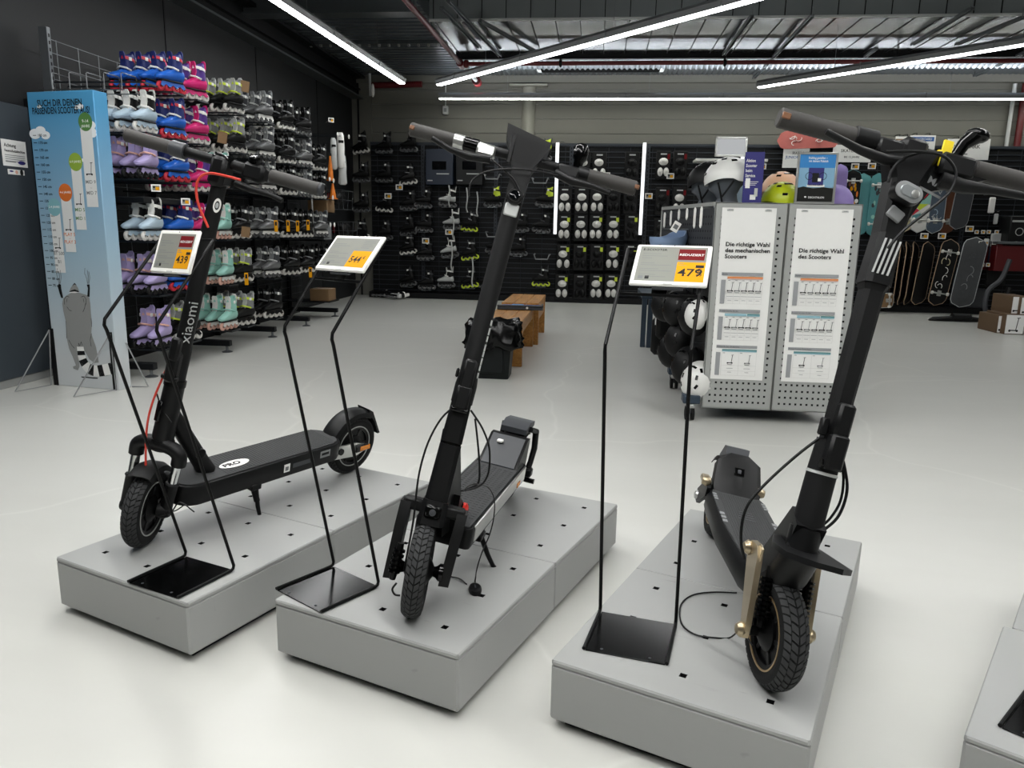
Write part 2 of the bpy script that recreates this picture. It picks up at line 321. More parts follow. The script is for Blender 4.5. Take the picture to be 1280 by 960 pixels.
# ------------------------------------------------------------------ linear lamps
def lamp(a, b, label, led='led', up=False):
    a, b = Vector(a), Vector(b); L = (b-a).length; d = (b-a).normalized(); sd = Vector((-d.y, d.x, 0))
    t = thing('linear_lamp', label, 'ceiling lamp', basis(a, d, sd, (0, 0, 1)), 'linear ceiling lamps')
    g = G(); g.prism([(0, -.045, .0), (0, .045, 0), (0, .06, .05), (0, .03, .085), (0, -.03, .085), (0, -.06, .05)], (L, 0, 0), 'lamp_body')
    for k in range(1, int(L/1.5)+1): g.box((k*1.5-.006, -.062, -.002), (k*1.5+.006, .062, .088), 'mid_grey')
    g.build('housing', t)
    G().box((.01, -.04, -.014), (L-.01, .04, -.001), led, .006).build('diffuser', t)
    if up: G().box((.02, -.028, .085), (L-.02, .028, .0853), 'led_up').build('uplight', t)
    n = max(2, int(L/2))
    for k in range(n):
        x = L*(k+.5)/n; G().cyl((x, 0, .085), (x, 0, ((3.66 if up else ZC+.06) if a.y > 9 else 4.56)-a.z), .003, 6, 'wire').build('suspension_wire', t)
    return t
d23 = Vector((-.675, .738, 0)).normalized()
lamp((-3.16, 2.4, 3.2), (-2.794, 11.06, 3.2), 'long white linear lamp running along the dark side wall')
e2, e3 = Vector((-2.304, 11.18, 3.2)), Vector((2.154, 11.383, 3.2))
lamp(e2-d23*9.5, e2, 'long slanting white lamp over the middle scooter, ending left of the column')
lamp(e3-d23*9.0, e3, 'slanting white lamp above the right scooter, ending right of the column')
lamp((-2.62, 12.75, 3.27), (8.6, 12.75, 3.27), 'long white lamp hung level across the back wall', 'led_wall', True)
for k, o in enumerate((Vector((-2.55, 4.6, 3.2)), Vector((-2.9, 2.7, 3.2)), Vector((1.9, 3.4, 3.2)))):     # the same rows go on over and behind the camera
    lamp(o-d23*6.2, o, ['slanting white lamp over the scooter plinths, parallel to its neighbours', 'slanting white lamp overhead behind the camera position', 'slanting white lamp at the near right end of the rows'][k], 'led_near')
# ------------------------------------------------------------------ pipes and bars under the ceiling
g = G(); p0, p1, p2 = onZ(500, -8, 3.55), onZ(576, 80, 3.55), onZ(600, 104, 3.55)
t = thing('sprinkler_pipe', 'red sprinkler pipe running towards the back wall over the left lamp', 'pipe', (0, 0, 0))
G().cyl(p0, p1, .032, 12, 'pipe_red').build('pipe_run', t); g = G(); g.cyl(p1-Vector((0, .1, 0)), p1+Vector((0, .12, 0)), .055, 10, 'pipe_red'); g.ell(p1+Vector((.08, 0, 0)), (.05, .06, .06), 10, 6, 'pipe_red'); g.build('coupling', t)
G().cyl(p1, p1+Vector((.05, 1.2, -.02)), .028, 12, 'light_grey').build('sleeve', t); g = G(); q = p1+Vector((.05, 1.2, -.02)); g.cyl(q-Vector((0, .08, 0)), q+Vector((0, .1, 0)), .07, 10, 'pipe_red'); g.build('end_cap', t)
yp = p1.y
t = thing('sprinkler_pipe', 'long red sprinkler pipe crossing level below the bright corrugated strip', 'pipe', (0, 0, 0))
G().cyl((p1.x+.08, yp, 3.55), (8.9, yp, 3.57), .03, 12, 'pipe_red').build('pipe_run', t)
for k in range(4):
    x = -.6+k*2.3; g = G(); g.cyl((x, yp, 3.5), (x, yp, ZC), .012, 8, 'black_metal'); g.ring((x, yp, 3.555), (1, 0, 0), [(.034, -.02), (.045, -.02), (.045, .02), (.034, .02)], 16, 'black_metal'); g.build('pipe_hanger', t)
t = thing('sprinkler_pipe', 'short red pipe stub beside the corner pipe at the left back wall', 'pipe', (0, 0, 0))
G().cyl((-3.9, 13.2, 3.55), (-3.0, 13.2, 3.57), .05, 12, 'pipe_red').build('pipe_run', t); G().cyl((-3.4, 13.2, 3.56), (-3.4, 13.2, 3.78), .01, 8, 'black_metal').build('pipe_hanger', t)
bars = [((560, 0), (625, 70)), ((600, 26), (672, 66)), ((940, 20), (905, 68)), ((1015, 20), (942, 98)), ((1216, 10), (1140, 56)), ((1278, 22), (1195, 56)), ((1096, 60), (1080, 72)), ((1280, 66), (1218, 95)), ((552, 10), (600, 60))]
for k, (a, b) in enumerate(bars):
    A, B = onZ(*a, 3.66), onZ(*b, 3.66); d = (B-A).normalized(); sd = Vector((-d.y, d.x, 0)); g = G(); L = (B-A).length/2
    g.obox((A+B)/2+Vector((0, 0, .015)), (d, sd, Vector((0, 0, 1))), (L, .022, .004), 'beam_steel'); 
    for s_ in (-1, 1): g.obox((A+B)/2+sd*(.02*s_), (d, sd, Vector((0, 0, 1))), (L, .003, .016), 'beam_steel')
    for e in (A, B): g.cyl(e, e+Vector((0, 0, .1)), .006, 6, 'wire')
    lab = ['steel mounting rail under the soffit near the red pipe bend', 'dark double steel rail under the soffit above the middle lamp', 'short steel rail under the soffit above the white helmet', 'long steel rail dropping towards the back wall above the helmets',
           'steel rail on the shiny soffit over the right scooter grip', 'steel rail on the soffit nearest the right edge', 'tiny steel rail stub behind the dark cross beam', 'steel rail low over the right end of the level lamp', 'thin steel rail left of the double rail'][k]
    tag(g.build('mounting_rail'), lab, 'rail', 'ceiling mounting rails')
p = onY(750, 88, 12.6); g = G().box((p.x-1.0, 12.25, ZC-.02), (p.x+1.0, 12.95, ZC+.01), 'light_grey', .005); g.box((p.x-.93, 12.31, ZC-.03), (p.x+.93, 12.9, ZC-.02), 'louvre')
for k in range(20): g.box((p.x-.93, 12.32+k*.029, ZC-.036), (p.x+.93, 12.33+k*.029, ZC-.03), 'beam_dark')
tag(g.build('ceiling_vent'), 'long rectangular ceiling vent behind the red cross pipe', 'vent')
g = G().tube(bez([onY(357, 60, 11.2)+Vector((.26, 0, 0)), onY(395, 84, 12.4)+Vector((.16, 0, 0)), onY(428, 92, 13.1), onY(436, 92, 13.3)], 18), .075, 14, 'pipe_pale'); tag(g.build('insulated_pipe'), 'thick pale insulated pipe in the top left back corner', 'pipe')
t = thing('pendant_sensor', 'small white sensor hanging on a rod near the left back corner', 'sensor', (0, 0, 0)); a = onY(462, 95, 13.1); b = onY(463, 120, 13.1)
G().cyl((a.x, 13.1, ZC), b, .02, 8, 'light_grey').build('rod', t); c = onY(466, 113, 13.05); g = G().ell(c, (.03, .04, .11), 12, 8, 'white_plastic'); g.build('sensor_head', t)
c = onY(557, 138, 13.42); g = G().box((c.x-.05, 13.38, c.z-.07), (c.x+.05, 13.45, c.z+.07), 'light_grey', .01); g.cyl((c.x, 13.42, c.z+.07), (c.x, 13.42, 3.6), .01, 6, 'light_grey'); g.box((c.x-.025, 13.375, c.z-.03), (c.x+.025, 13.38, c.z+.03), 'mid_grey'); tag(g.build('wall_socket'), 'small grey socket box with conduit on the back wall', 'socket')
a, b = onY(1275, 130, 13.35), onY(1272, 180, 13.35)
tag(G().cyl((a.x+.05, 13.36, 1.0), (a.x+.05, 13.36, 3.6), .05, 12, 'pipe_red').build('riser_pipe'), 'upright red pipe on the back wall at the right edge', 'pipe')
tag(G().cyl((a.x-.1, 13.38, 1.0), (a.x-.1, 13.38, 3.6), .03, 12, 'light_grey').build('conduit'), 'thin grey upright conduit beside the red riser', 'conduit')
g = G().box((XL, 1.5, .06), (XL+.03, 5.52, 2.04), 'door_grey', .006); g.box((XL, 5.52, .06), (XL+.05, 5.6, 2.1), 'beam_dark'); struct(g.build('door_1'))
# notices on the dark side wall
def notice(u0, v0, u1, v1, label, lines, t2=None):
    A, B = onX(u0, v0, XL+.034), onX(u1, v1, XL+.034); g = G(); y0, y1, z1, z0 = A.y, B.y, A.z, B.z
    g.box((XL+.03, y0, z0), (XL+.034, y1, z1), 'paper')
    M = basis((XL+.0355, y0, z0), (0, 1, 0), (0, 0, 1), (1, 0, 0)); lines(g, M, y1-y0, z1-z0); tag(g.build('wall_notice'), label, 'notice')
def n1(g, M, w, h):
    g.text('Achtung', .034, M @ Matrix.Translation((.02, h-.05, 0)), 'ink', bold=.02); g.text('Feuerschutzabschluss', .026, M @ Matrix.Translation((.02, h-.085, 0)), 'ink', bold=.02, sx=.9)
    for k in range(4): g.quad((.02, h-.11-k*.014, 0), (w*.82, 0, 0), (0, .004, 0), 'ink_soft', M)
    g.ell((w-.06, .03, 0), (.038, .014, .0006), 16, 4, 'poster_navy', M); g.quad((.02, .028, 0), (.1, 0, 0), (0, .004, 0), 'ink_soft', M)
def n2(g, M, w, h):
    g.ell((.03, h-.014, 0), (.02, .006, .0006), 12, 4, 'poster_navy', M); g.ell((w-.03, h*.5, 0), (.016, .022, .0006), 12, 4, 'ink', M); g.ell((w*.5, h*.5, 0), (.014, .014, .0006), 12, 4, 'peach', M); g.quad((.012, .02, 0), (.04, 0, 0), (0, .004, 0), 'ink_soft', M)
notice(1, 173, 35, 210, 'white fire door notice headed Achtung on the dark side wall', n1)
notice(10, 211, 31, 219.5, 'small white sticker with three symbols below the fire door notice', n2)
# ------------------------------------------------------------------ display plinths: square modules, slotted for locks
PH, PW = .1836, .6
def plinth_mesh():
    g = G(); b = .006; h = PH; w = PW
    # sides: a lower box, then the top sheet with square slots left open
    g.box((0, 0, .022), (w, w, h-.012), 'plinth_grey', b)
    g.box((.03, .03, 0), (w-.03, w-.03, .022), 'black_matte')
    xs = [.1, .3, .5]; hs = .0085
    cut = sorted(set([.003, w-.003]+[x-hs for x in xs]+[x+hs for x in xs]))
    for i in range(len(cut)-1):
        for j in range(len(cut)-1):
            if i % 2 == 1 and j % 2 == 1:
                g.quad((cut[i], cut[j], h-.0105), (cut[i+1]-cut[i], 0, 0), (0, cut[j+1]-cut[j], 0), 'black_matte')
                for (a, c, e) in (((cut[i], cut[j]), (cut[i+1], cut[j]), 0), ((cut[i], cut[j+1]), (cut[i+1], cut[j+1]), 0), ((cut[i], cut[j]), (cut[i], cut[j+1]), 0), ((cut[i+1], cut[j]), (cut[i+1], cut[j+1]), 0)):
                    g.add([(a[0], a[1], h-.0105), (c[0], c[1], h-.0105), (c[0], c[1], h), (a[0], a[1], h)], [(0, 1, 2, 3)], 'black_matte')
            else: g.quad((cut[i], cut[j], h), (cut[i+1]-cut[i], 0, 0), (0, cut[j+1]-cut[j], 0), 'plinth_grey')
    # folded rim between side and top
    r = [[(x, y, z) for x, y in q] for z, q in ((h-.012, [(0, b), (b, 0), (w-b, 0), (w, b), (w, w-b), (w-b, w), (b, w), (0, w-b)]), (h-.004, [(0, b), (b, 0), (w-b, 0), (w, b), (w, w-b), (w-b, w), (b, w), (0, w-b)]), (h, [(.003, .006), (.006, .003), (w-.006, .003), (w-.003, .006), (w-.003, w-.006), (w-.006, w-.003), (.006, w-.003), (.003, w-.006)]))]
    g.loft(r, 'plinth_grey', cap=False)
    return g.mesh('display_plinth', 30)
PM = plinth_mesh()
PL = [(-1.6404, 2.0452, -.3822, 'left', 'black scooter with the white oval badge'), (-.8580, 1.8794, -.3582, 'middle', 'scooter with the silver-sided deck'), (-.0682, 1.6823, -.3984, 'right', 'scooter with the gold fork links')]
for x, y, th, nm, what in PL:
    M = Matrix.Translation((x, y, 0)) @ Matrix.Rotation(th, 4, 'Z')
    for k in range(2):
        o = bpy.data.objects.new('display_plinth', PM); C.objects.link(o); o.matrix_world = M @ Matrix.Translation((0, .601*k, 0))
        tag(o, f'grey slotted plinth, {"front" if k == 0 else "rear"} block under the {what}', 'plinth', 'display plinths')
M = Matrix.Translation((.815, 1.516, 0)) @ Matrix.Rotation(math.radians(-33), 4, 'Z')
for k in range(2):
    o = bpy.data.objects.new('display_plinth', PM); C.objects.link(o); o.matrix_world = M @ Matrix.Translation((0 if k == 0 else .02, .601*k, 0))
    tag(o, ['grey slotted plinth cut by the right edge, with black plate corner on it', 'grey slotted plinth behind the one cut by the right edge'][k], 'plinth', 'display plinths')

# ------------------------------------------------------------------ price stands: bent black rods on a square plate
def stand(b0, b1, bend, top, low, label, full=True):
    z = PH; b0, b1 = Vector(b0), Vector(b1); e = (b1-b0).normalized(); w = .205; m = (b0+b1)/2; b0, b1 = m-e*w/2, m+e*w/2
    fw = Vector((e.y, -e.x, 0)); M = basis((m.x, m.y, z), e, -fw, (0, 0, 1)); t = thing('price_stand', label, 'price stand', M, 'price stands on the plinths')
    g = G().box((-w/2+.004, -.205, 0), (w/2-.004, .0, .0035), 'black_gloss', .001)
    for k in (-.06, .06): g.cyl((k, -.19, .0035), (k, -.19, .0045), .004, 10, 'dark_grey')
    g.build('base_plate', t)
    if not full:
        for s in (-1, 1): G().tube([(s*w/2, -.205, .006), (s*w/2, -.006, .006), (s*w/2, 0, .012), (s*w/2, .0, .4), (s*w/2, .0, .75)], .0045, 8, 'black_metal').build('rod', t)
        return t, M
    for s in (-1, 1):
        x = s*w/2; P = [(x, -.205, .006), (x, -.012, .006), (x, -.003, .009), (x, 0, .018), (x, -bend[0]*.97, bend[1]*.975), (x, -bend[0], bend[1]-.004), (x, -bend[0]*.985, bend[1]+.012), (x, -top[0], top[1])]
        G().tube(P, .0048, 8, 'black_metal').build('rod', t)
    for (s, zz) in (top, low): G().box((-w/2, -s-.0015, zz-.004), (w/2, -s+.0015, zz+.004), 'black_metal', .001).build('crossbar', t)
    up = (Vector((0, -top[0], top[1]))-Vector((0, -low[0], low[1]))); L = up.length; up.normalize()
    G().obox(Vector((0, -low[0], low[1]))+up*L/2+Vector((0, .006, -.004)), (Vector((1, 0, 0)), up, Vector((1, 0, 0)).cross(up)), (.02, L/2, .002), 'black_metal').build('back_strap', t)
    return t, M, Vector((0, -low[0], low[1])), up, L
def price_screen(S, x0, x1, bot, top, label, content):
    M = S[1]; o, q = Vector((0, -bot[0], bot[1])), Vector((0, -top[0], top[1])); up = q-o; H = up.length; up.normalize(); n = Vector((1, 0, 0)).cross(up).normalized()
    P = M @ basis(o+Vector((x0, 0, 0))+n*.006, (1, 0, 0), up, n); W = x1-x0
    t = thing('price_display', label, 'price display', P, 'electronic price displays')
    G().box((0, 0, 0), (W, H, .010), 'white_plastic', .0035).build('bezel', t)
    bz = .011; g = G().box((bz, bz*1.2, .0098), (W-bz, H-bz, .0104), 'screen'); sw, sh = W-2*bz, H-2.2*bz
    content(g, Matrix.Translation((bz, bz*1.2, .0106)), sw, sh); g.build('screen', t)
    G().cyl((W/2, H-bz*.5, .0098), (W/2, H-bz*.5, .0104), .002, 10, 'mid_grey').build('sensor_dot', t)
    G().box((W/2-.011, bz*.2, .0098), (W/2+.011, bz*.55, .0104), 'light_grey').build('maker_mark', t)
    G().box((W*.3, -.004, -.006), (W*.7, H*.7, .001), 'dark_grey', .001).build('mount_clip', t)
def lines(g, M, x, y, w, rows, dy, h=.0016, m='ink_soft'):
    for k, r in enumerate(rows): g.quad((x, y-k*dy, 0), (w*r, 0, 0), (0, h, 0), m, M)
def scr(price, cents, red, title):
    def f(g, M, w, h):
        if title: g.text(title, h*.085, M @ Matrix.Translation((w*.04, h*.88, 0)), 'ink', bold=.02)
        lines(g, M, w*.05, h*.78, w*.5, [.55, .75, .3], h*.065); lines(g, M, w*.05, h*.5, w*.5, [.4, .9, 0, .55, .95, 0, .5, .8], h*.055)
        g.quad((w*.05, h*.05, 0), (w*.07, 0, 0), (0, h*.09, 0), 'ink_soft', M); g.quad((w*.15, h*.05, 0), (w*.06, 0, 0), (0, h*.09, 0), 'ink', M)
        x0 = w*.585; g.quad((x0, 0, -.0001), (w-x0, 0, 0), (0, h*.56, 0), 'price_yellow', M)
        if red: g.quad((x0, h*.62, 0), (w*.97-x0, 0, 0), (0, h*.32, 0), 'price_red', M); g.text('REDUZIERT', h*.088, M @ Matrix.Translation(((x0+w*.97)/2, h*.745, .0002)), 'white_matte', 'CENTER', .02)
        else:
            lines(g, M, w*.7, h*.9, w*.26, [.9, 1, .8, .9, .7], h*.06)
        g.text(price, h*.3, M @ Matrix.Translation((x0+w*.03, h*.16, .0002)), 'ink', bold=.015); g.text('€', h*.13, M @ Matrix.Translation((w*.885, h*.29, .0002)), 'ink', bold=.01)
        if cents: g.text(cents, h*.1, M @ Matrix.Translation((w*.885, h*.16, .0002)), 'ink', bold=.01)
        if red: g.quad((w*.86, h*.4, .0001), (w*.12, 0, 0), (0, h*.08, 0), 'ink', M); lines(g, M, x0+w*.02, h*.51, w*.15, [.5, .8], h*.05)
    return f
SA = stand((-1.235, 2.101, 0), (-1.058, 2.036, 0), (.207, .760), (.003, .985), (.088, .889), 'black wire price stand at the left scooter, showing price 439')
SB = stand((-.783, 2.116, 0), (-.570, 1.98, 0), (.141, .747), (-.047, .995), (.037, .886), 'black wire price stand at the middle scooter, showing price 544')
SCs = stand((.048, 1.937, 0), (.258, 1.893, 0), (.095, .745), (-.175, .984), (-.055, .872), 'black wire price stand at the right scooter, showing price 479')
price_screen(SA, -.040, .113, (.088, .891), (.041, 1.005), 'white price display reading 439 in a black wire stand', scr('439', '', True, ''))
price_screen(SB, -.085, .119, (.037, .903), (-.045, .995), 'white price display reading 544 without a red box', scr('544', '', False, ''))
price_screen(SCs, -.076, .120, (-.055, .887), (-.185, .985), 'white price display reading 479 with a large red REDUZIERT box', scr('479', '99', True, 'E-SCOOTER'))
stand((1.04, 1.705, 0), (1.04+.153, 1.705-.136, 0), (.0, .745), (-.19, .985), (-.06, .87), 'black price stand plate corner on the plinth at the right edge')
# ------------------------------------------------------------------ electric scooters
PAR = dict(A=(-1.4324, 2.1878, -116.91, .9156, -10.97), B=(-.458, 1.865, -98.9, .947, -8.967), C=(.425, 1.66, -91.13, .8832, -10.6))
WR = .127
class Scooter:
    def __init__(s, k, name, label, low, head, bl, br, steer):
        xf, yf, psi, L, lam = PAR[k]; psi, lam = math.radians(psi), math.radians(lam); s.L = L
        F, Lf, U = Vector((math.cos(psi), math.sin(psi), 0)), Vector((-math.sin(psi), math.cos(psi), 0)), Vector((0, 0, 1))
        y = Lf*math.cos(lam)+U*math.sin(lam); z = -Lf*math.sin(lam)+U*math.cos(lam); o = Vector((xf, yf, PH+.003))-F*L
        s.M = basis(o, F, y, z); s.I = s.M.inverted(); s.root = thing(name, label, 'scooter', s.M, 'electric scooters on the plinths')
        low, head = Vector(low), s.I @ Vector(head); a = (head-low).normalized(); B0, B1 = s.I @ Vector(bl), s.I @ Vector(br)
        l = (B1-B0); s.hw = l.length/2; l = (l-a*l.dot(a)).normalized(); f = l.cross(a); s.S = (head-low).length
        s.T = basis(low, f, l, a)                       # steering frame: forward, left, up along the stem
        d = math.radians(steer); s.ax = Vector((-math.sin(d), math.cos(d), 0)); s.wf = Vector((math.cos(d), math.sin(d), 0))
        s.wc = Vector((L, 0, WR)); s.TI = s.T.inverted(); s.bar0, s.bar1 = s.TI @ B0, s.TI @ B1
    def W(s, front): return basis(s.wc, s.wf, s.ax, (0, 0, 1)) if front else basis((0, 0, WR), (1, 0, 0), (0, 1, 0), (0, 0, 1))
    def st(s, u, v, c=0., ax=0): return on_plane(u, v, s.M @ s.T, c, ax)
    def lo(s, u, v, c=0., ax=1): return on_plane(u, v, s.M, c, ax)
    def part(s, g, name, parent=None, **k): return g.build(name, parent or s.root, **k)
    def wheel(s, front, rimline='rim_line', w=.027, solid=True):
        M = s.W(front); g = G(M); R = WR; rr = .086
        prof = [(rr, -w*.82), (rr+.012, -w*.98), (R-.022, -w), (R-.010, -w*.86), (R-.003, -w*.5), (R, 0), (R-.003, w*.5), (R-.010, w*.86), (R-.022, w), (rr+.012, w*.98), (rr, w*.82)]
        g.ring((0, 0, 0), (0, 1, 0), prof, 64, 'black_rubber')
        e = Vector((1, 0, 0)); n = 20                        # raised tread blocks, slanted both ways
        def sp(th, q, up):                                   # q in -1..1 across the tread
            h = w*.93*q; r = R-.013*abs(q)**2.4+up; return (math.cos(th)*r, h, math.sin(th)*r)
        for k in range(n):
            t0 = 2*pi*k/n; dt = 2*pi/n
            for sgn in (-1, 1):
                for (q0, q1, a0, a1) in ((.06, .52, .06, .42), (.06, .52, .54, .92), (.58, .98, .28, .66), (.58, .98, .78, 1.16)):
                    sk = .55*dt; vs = []
                    for up in (.0, .0022):
                        for i in range(3):
                            q = q0+(q1-q0)*i/2
                            for a in (a0, a1): vs.append(sp(t0+a*dt+sk*q+(.5*dt if sgn > 0 else 0), q*sgn, up))
                    fs = []
                    for i in range(2):
                        b = i*2; fs += [(b+6, b+7, b+9, b+8), (b, b+2, b+8, b+6), (b+1, b+7, b+9, b+3)]
                    fs += [(0, 6, 7, 1), (4, 5, 11, 10)]; g.add(vs, fs, 'tread_rubber')
        o = s.part(g, 'front_wheel' if front else 'rear_wheel')
        g = G(M)
        g.ring((0, 0, 0), (0, 1, 0), [(rr-.012, -w*.7), (rr+.001, -w*.84), (rr+.001, w*.84), (rr-.012, w*.7)], 48, 'black_metal')
        for sd in (-1, 1): g.ring((0, sd*w*.86, 0), (0, 1, 0), [(rr-.001, -.0015), (rr+.003, -.0015), (rr+.003, .0015), (rr-.001, .0015)], 48, rimline)
        if solid:
            g.lathe((0, 0, 0), (0, 1, 0), [(.02, -w*.6), (rr-.01, -w*.42), (rr-.01, w*.42), (.02, w*.6)], 32, 'black_matte')
            for k in range(6): g.box((.02, -w*.62, -.007), (rr-.008, w*.62, .007), 'black_plastic', .002, Matrix.Rotation(k*pi/3, 4, 'Y'))
        g.build('rim', o)
        g = G(M); g.lathe((0, 0, 0), (0, 1, 0), [(.008, -w-.03), (.012, -w-.03), (.012, -w-.012), (.045, -w*.75), (.045, w*.75), (.012, w+.012), (.012, w+.03), (.008, w+.03)], 24, 'black_metal'); g.build('hub', o)
        return o
    def fender(s, front, a0, a1, wid, name, m='black_plastic', r=.143, tail=0.):
        M = s.W(front); rings = []
        for i in range(15):
            t = math.radians(a0+(a1-a0)*i/14); c, sn = math.cos(t), math.sin(t); R = []
            for q, dr in ((-1, -.022), (-.85, -.006), (-.4, .003), (.4, .003), (.85, -.006), (1, -.022)): R.append((c*(r+dr), q*wid, sn*(r+dr)))
            for q, dr in ((.95, -.024), (.8, -.010), (.4, -.001), (-.4, -.001), (-.8, -.010), (-.95, -.024)): R.append((c*(r+dr), q*wid, sn*(r+dr)))
            rings.append(R)
        return s.part(G(M).loft(rings, m), name)
    def grips(s, parts, rad=.0165):
        """parts: (t0, t1, radius0, radius1, material, name) along the bar from image left to image right"""
        g = G(s.T)
        for i, (t0, t1, r0, r1, m, nm) in enumerate(parts):
            a, b = s.bar0.lerp(s.bar1, t0), s.bar0.lerp(s.bar1, t1); g = G(s.T); d = (b-a).normalized()
            if nm == 'grip':
                L = (b-a).length; prof = [(r0*.8, 0), (r0, .004)]
                k = max(6, int(L/.006)); prof += [((r0+(r1-r0)*j/k)*(1 if j % 2 else .975), .006+(L-.012)*j/k) for j in range(k+1)]+[(r1, L-.004), (r1*.85, L)]
                g.lathe(a, d, prof, 24, m)
            else: g.lathe(a, d, [(r0*.9, 0), (r0, .002), (r1, (b-a).length-.002), (r1*.9, (b-a).length)], 20, m)
            s.part(g, nm)
    def bp(s, t, off=(0, 0, 0)): return s.bar0.lerp(s.bar1, t)+Vector(off)
    def deck(s, x0, x1, wid, z0, z1, m='black_plastic', name='deck', round_=.06, nose=None, yo=0., w1=None):
        """rounded-end slab; returns part"""
        w1 = w1 or wid
        def outline(ins, z):
            P = []; r = round_
            for (cx, cy, a) in ((x1-r, w1-r, 0), (x0+r, wid-r, 90), (x0+r, -wid+r, 180), (x1-r, -w1+r, 270)):
                for k in range(7):
                    t = math.radians(a+15*k); P.append((cx+(r-ins)*math.cos(t), yo+cy+(r-ins)*math.sin(t), z))
            return P
        g = G().loft([outline(.02, z0), outline(.004, z0+.008), outline(0, z0+.02), outline(0, z1-.006), outline(.004, z1)], m)
        return s.part(g, name), outline
    def cable(s, pts, r=.0028, m='black_plastic', name='brake_cable', T=None): return s.part(G(T if T is not None else s.T).tube(bez(pts, 32), r, 7, m), name)

# ---- left scooter: suspension fork, oval badge on the deck
A = Scooter('A', 'electric_scooter', 'black electric scooter with a white oval PRO badge and red brake cable', (.868, 0, .352), (-1.128, 2.272, 1.395), (-1.438, 2.274, 1.474), (-.824, 2.272, 1.318), 33)
A.wheel(True); A.wheel(False)
g = G(A.T); g.tube([(.0, 0, -.01), (0, 0, .19)], [.034, .031], 20, 'black_plastic'); g.ring((0, 0, .0), (0, 0, 1), [(.03, -.006), (.037, -.006), (.037, .006), (.03, .006)], 24, 'black_metal'); g.ring((0, 0, .195), (0, 0, 1), [(.026, -.01), (.0335, -.01), (.0335, .01), (.026, .01)], 24, 'black_metal'); A.part(g, 'head_tube')
g = G(A.T); g.tube([(0, 0, .19), (0, 0, .30), (0, 0, .33), (0, 0, A.S-.05)], [.028, .028, .0255, .0225], 20, 'black_matte'); stem = A.part(g, 'stem')
g = G(A.T); g.box((.018, -.02, .2), (.05, .02, .30), 'black_plastic', .008); g.box((.03, -.016, .27), (.056, .016, .345), 'black_plastic', .007); g.cyl((.04, -.026, .215), (.04, .026, .215), .008, 12, 'black_metal'); A.part(g, 'folding_latch')
# lettering down the stem and the badge near its top
n_ = Vector((.55, .83, 0)).normalized(); up_ = Vector((0, 0, 1))
def stem_text(S, t, size, a0, ang, r, m, bold=0.):
    n = Vector((math.cos(ang), math.sin(ang), 0)); side = Vector((0, 0, 1)).cross(n); g = G(S.T)
    g.text(t, size, basis(Vector((0, 0, a0))+n*r-side*0, (0, 0, 1), -side, n), m, bold=bold); return g
A.part(stem_text(A, 'xiaomi', .05, .33, 1.05, .0275, 'light_grey'), 'stem_lettering', stem)
g = G(A.T); n = Vector((math.cos(.75), math.sin(.75), 0)); sd = Vector((0, 0, 1)).cross(n); M_ = basis(Vector((0, 0, .765))+n*.0235, sd, (0, 0, 1), n)
g.ring((0, 0, 0), (0, 0, 1), [(.009, 0), (.0145, 0), (.0145, .0012), (.009, .0012)], 24, 'white_plastic', M_ @ Matrix.Diagonal((.8, 1.5, 1, 1))); g.ell((0, 0, 0), (.005, .009, .001), 14, 4, 'light_grey', M_); A.part(g, 'stem_badge', stem, label='white oval badge')
g = G(A.T); z = A.S; g.box((-.03, -.026, z-.075), (.04, .026, z+.016), 'black_plastic', .012); g.box((-.045, -.03, z+.004), (.03, .03, z+.022), 'black_gloss', .008); A.part(g, 'display_head')
g = G(A.T); g.obox((.033, -.016, .1), (Vector((.9, -.44, 0)), Vector((.44, .9, 0)), Vector((0, 0, 1))), (.004, .011, .034), 'black_gloss', .003); A.part(g, 'front_reflector')
# fork: crown, chrome stanchions, lower legs
ax_ = A.TI.to_3x3() @ A.ax; axl = A.TI @ A.wc; g = G(A.T)
g.tube(bez([(.006, -.072, -.062), (.01, -.07, -.03), (.012, -.045, -.012), (.012, 0, -.008), (.012, .045, -.012), (.01, .07, -.03), (.006, .072, -.062)], 24), .0235, 12, 'black_plastic'); g.cyl((0, 0, -.03), (0, 0, .02), .032, 18, 'black_plastic'); A.part(g, 'fork_crown')
for sd in (-1, 1):
    top = Vector((.008, sd*.071, -.05)); bot = axl+ax_*(.062*sd); d = (bot-top)
    g = G(A.T).tube([top, top+d*.5], .0145, 16, 'chrome'); A.part(g, 'fork_stanchion', label='bright chrome fork tube')
    g = G(A.T).tube([top+d*.43, top+d*.45, top+d*.49, bot-d*.06, bot+d*.05], [.02, .0225, .019, .0195, .016], 14, 'black_matte'); g.lathe(bot-ax_*(.02*sd), ax_*sd, [(.026, 0), (.026, .02), (.018, .036), (.006, .038)], 18, 'black_matte'); A.part(g, 'fork_leg')
A.fender(True, 66, 140, .042, 'front_fender', 'black_matte', .150)
g = G(); g.tube([(.848, 0, .46), (.80, 0, .37), (.72, 0, .235), (.70, 0, .2)], [.022, .027, .029, .033], 16, 'black_plastic'); g.lathe((.745, .02, .285), (0, 1, 0), [(.018, 0), (.018, .012), (.012, .016)], 16, 'black_metal'); A.part(g, 'down_tube')
d_, out = A.deck(.115, .845, .088, .122, .200, 'black_plastic', round_=.07)
g = G().loft([out(.014, .199), out(.014, .2035), out(.018, .205)], 'deck_rubber')
for k in range(44): g.box((.165+k*.0115, -.07, .2045), (.169+k*.0115, .07, .2062), 'deck_rib')
A.part(g, 'deck_mat', d_)
g = G(); P = [(.60+.048*math.cos(t)*1.25, .02+.024*math.sin(t), .2066) for t in [2*pi*i/28 for i in range(28)]]; g.prism(P, (0, 0, .0008), 'white_plastic')
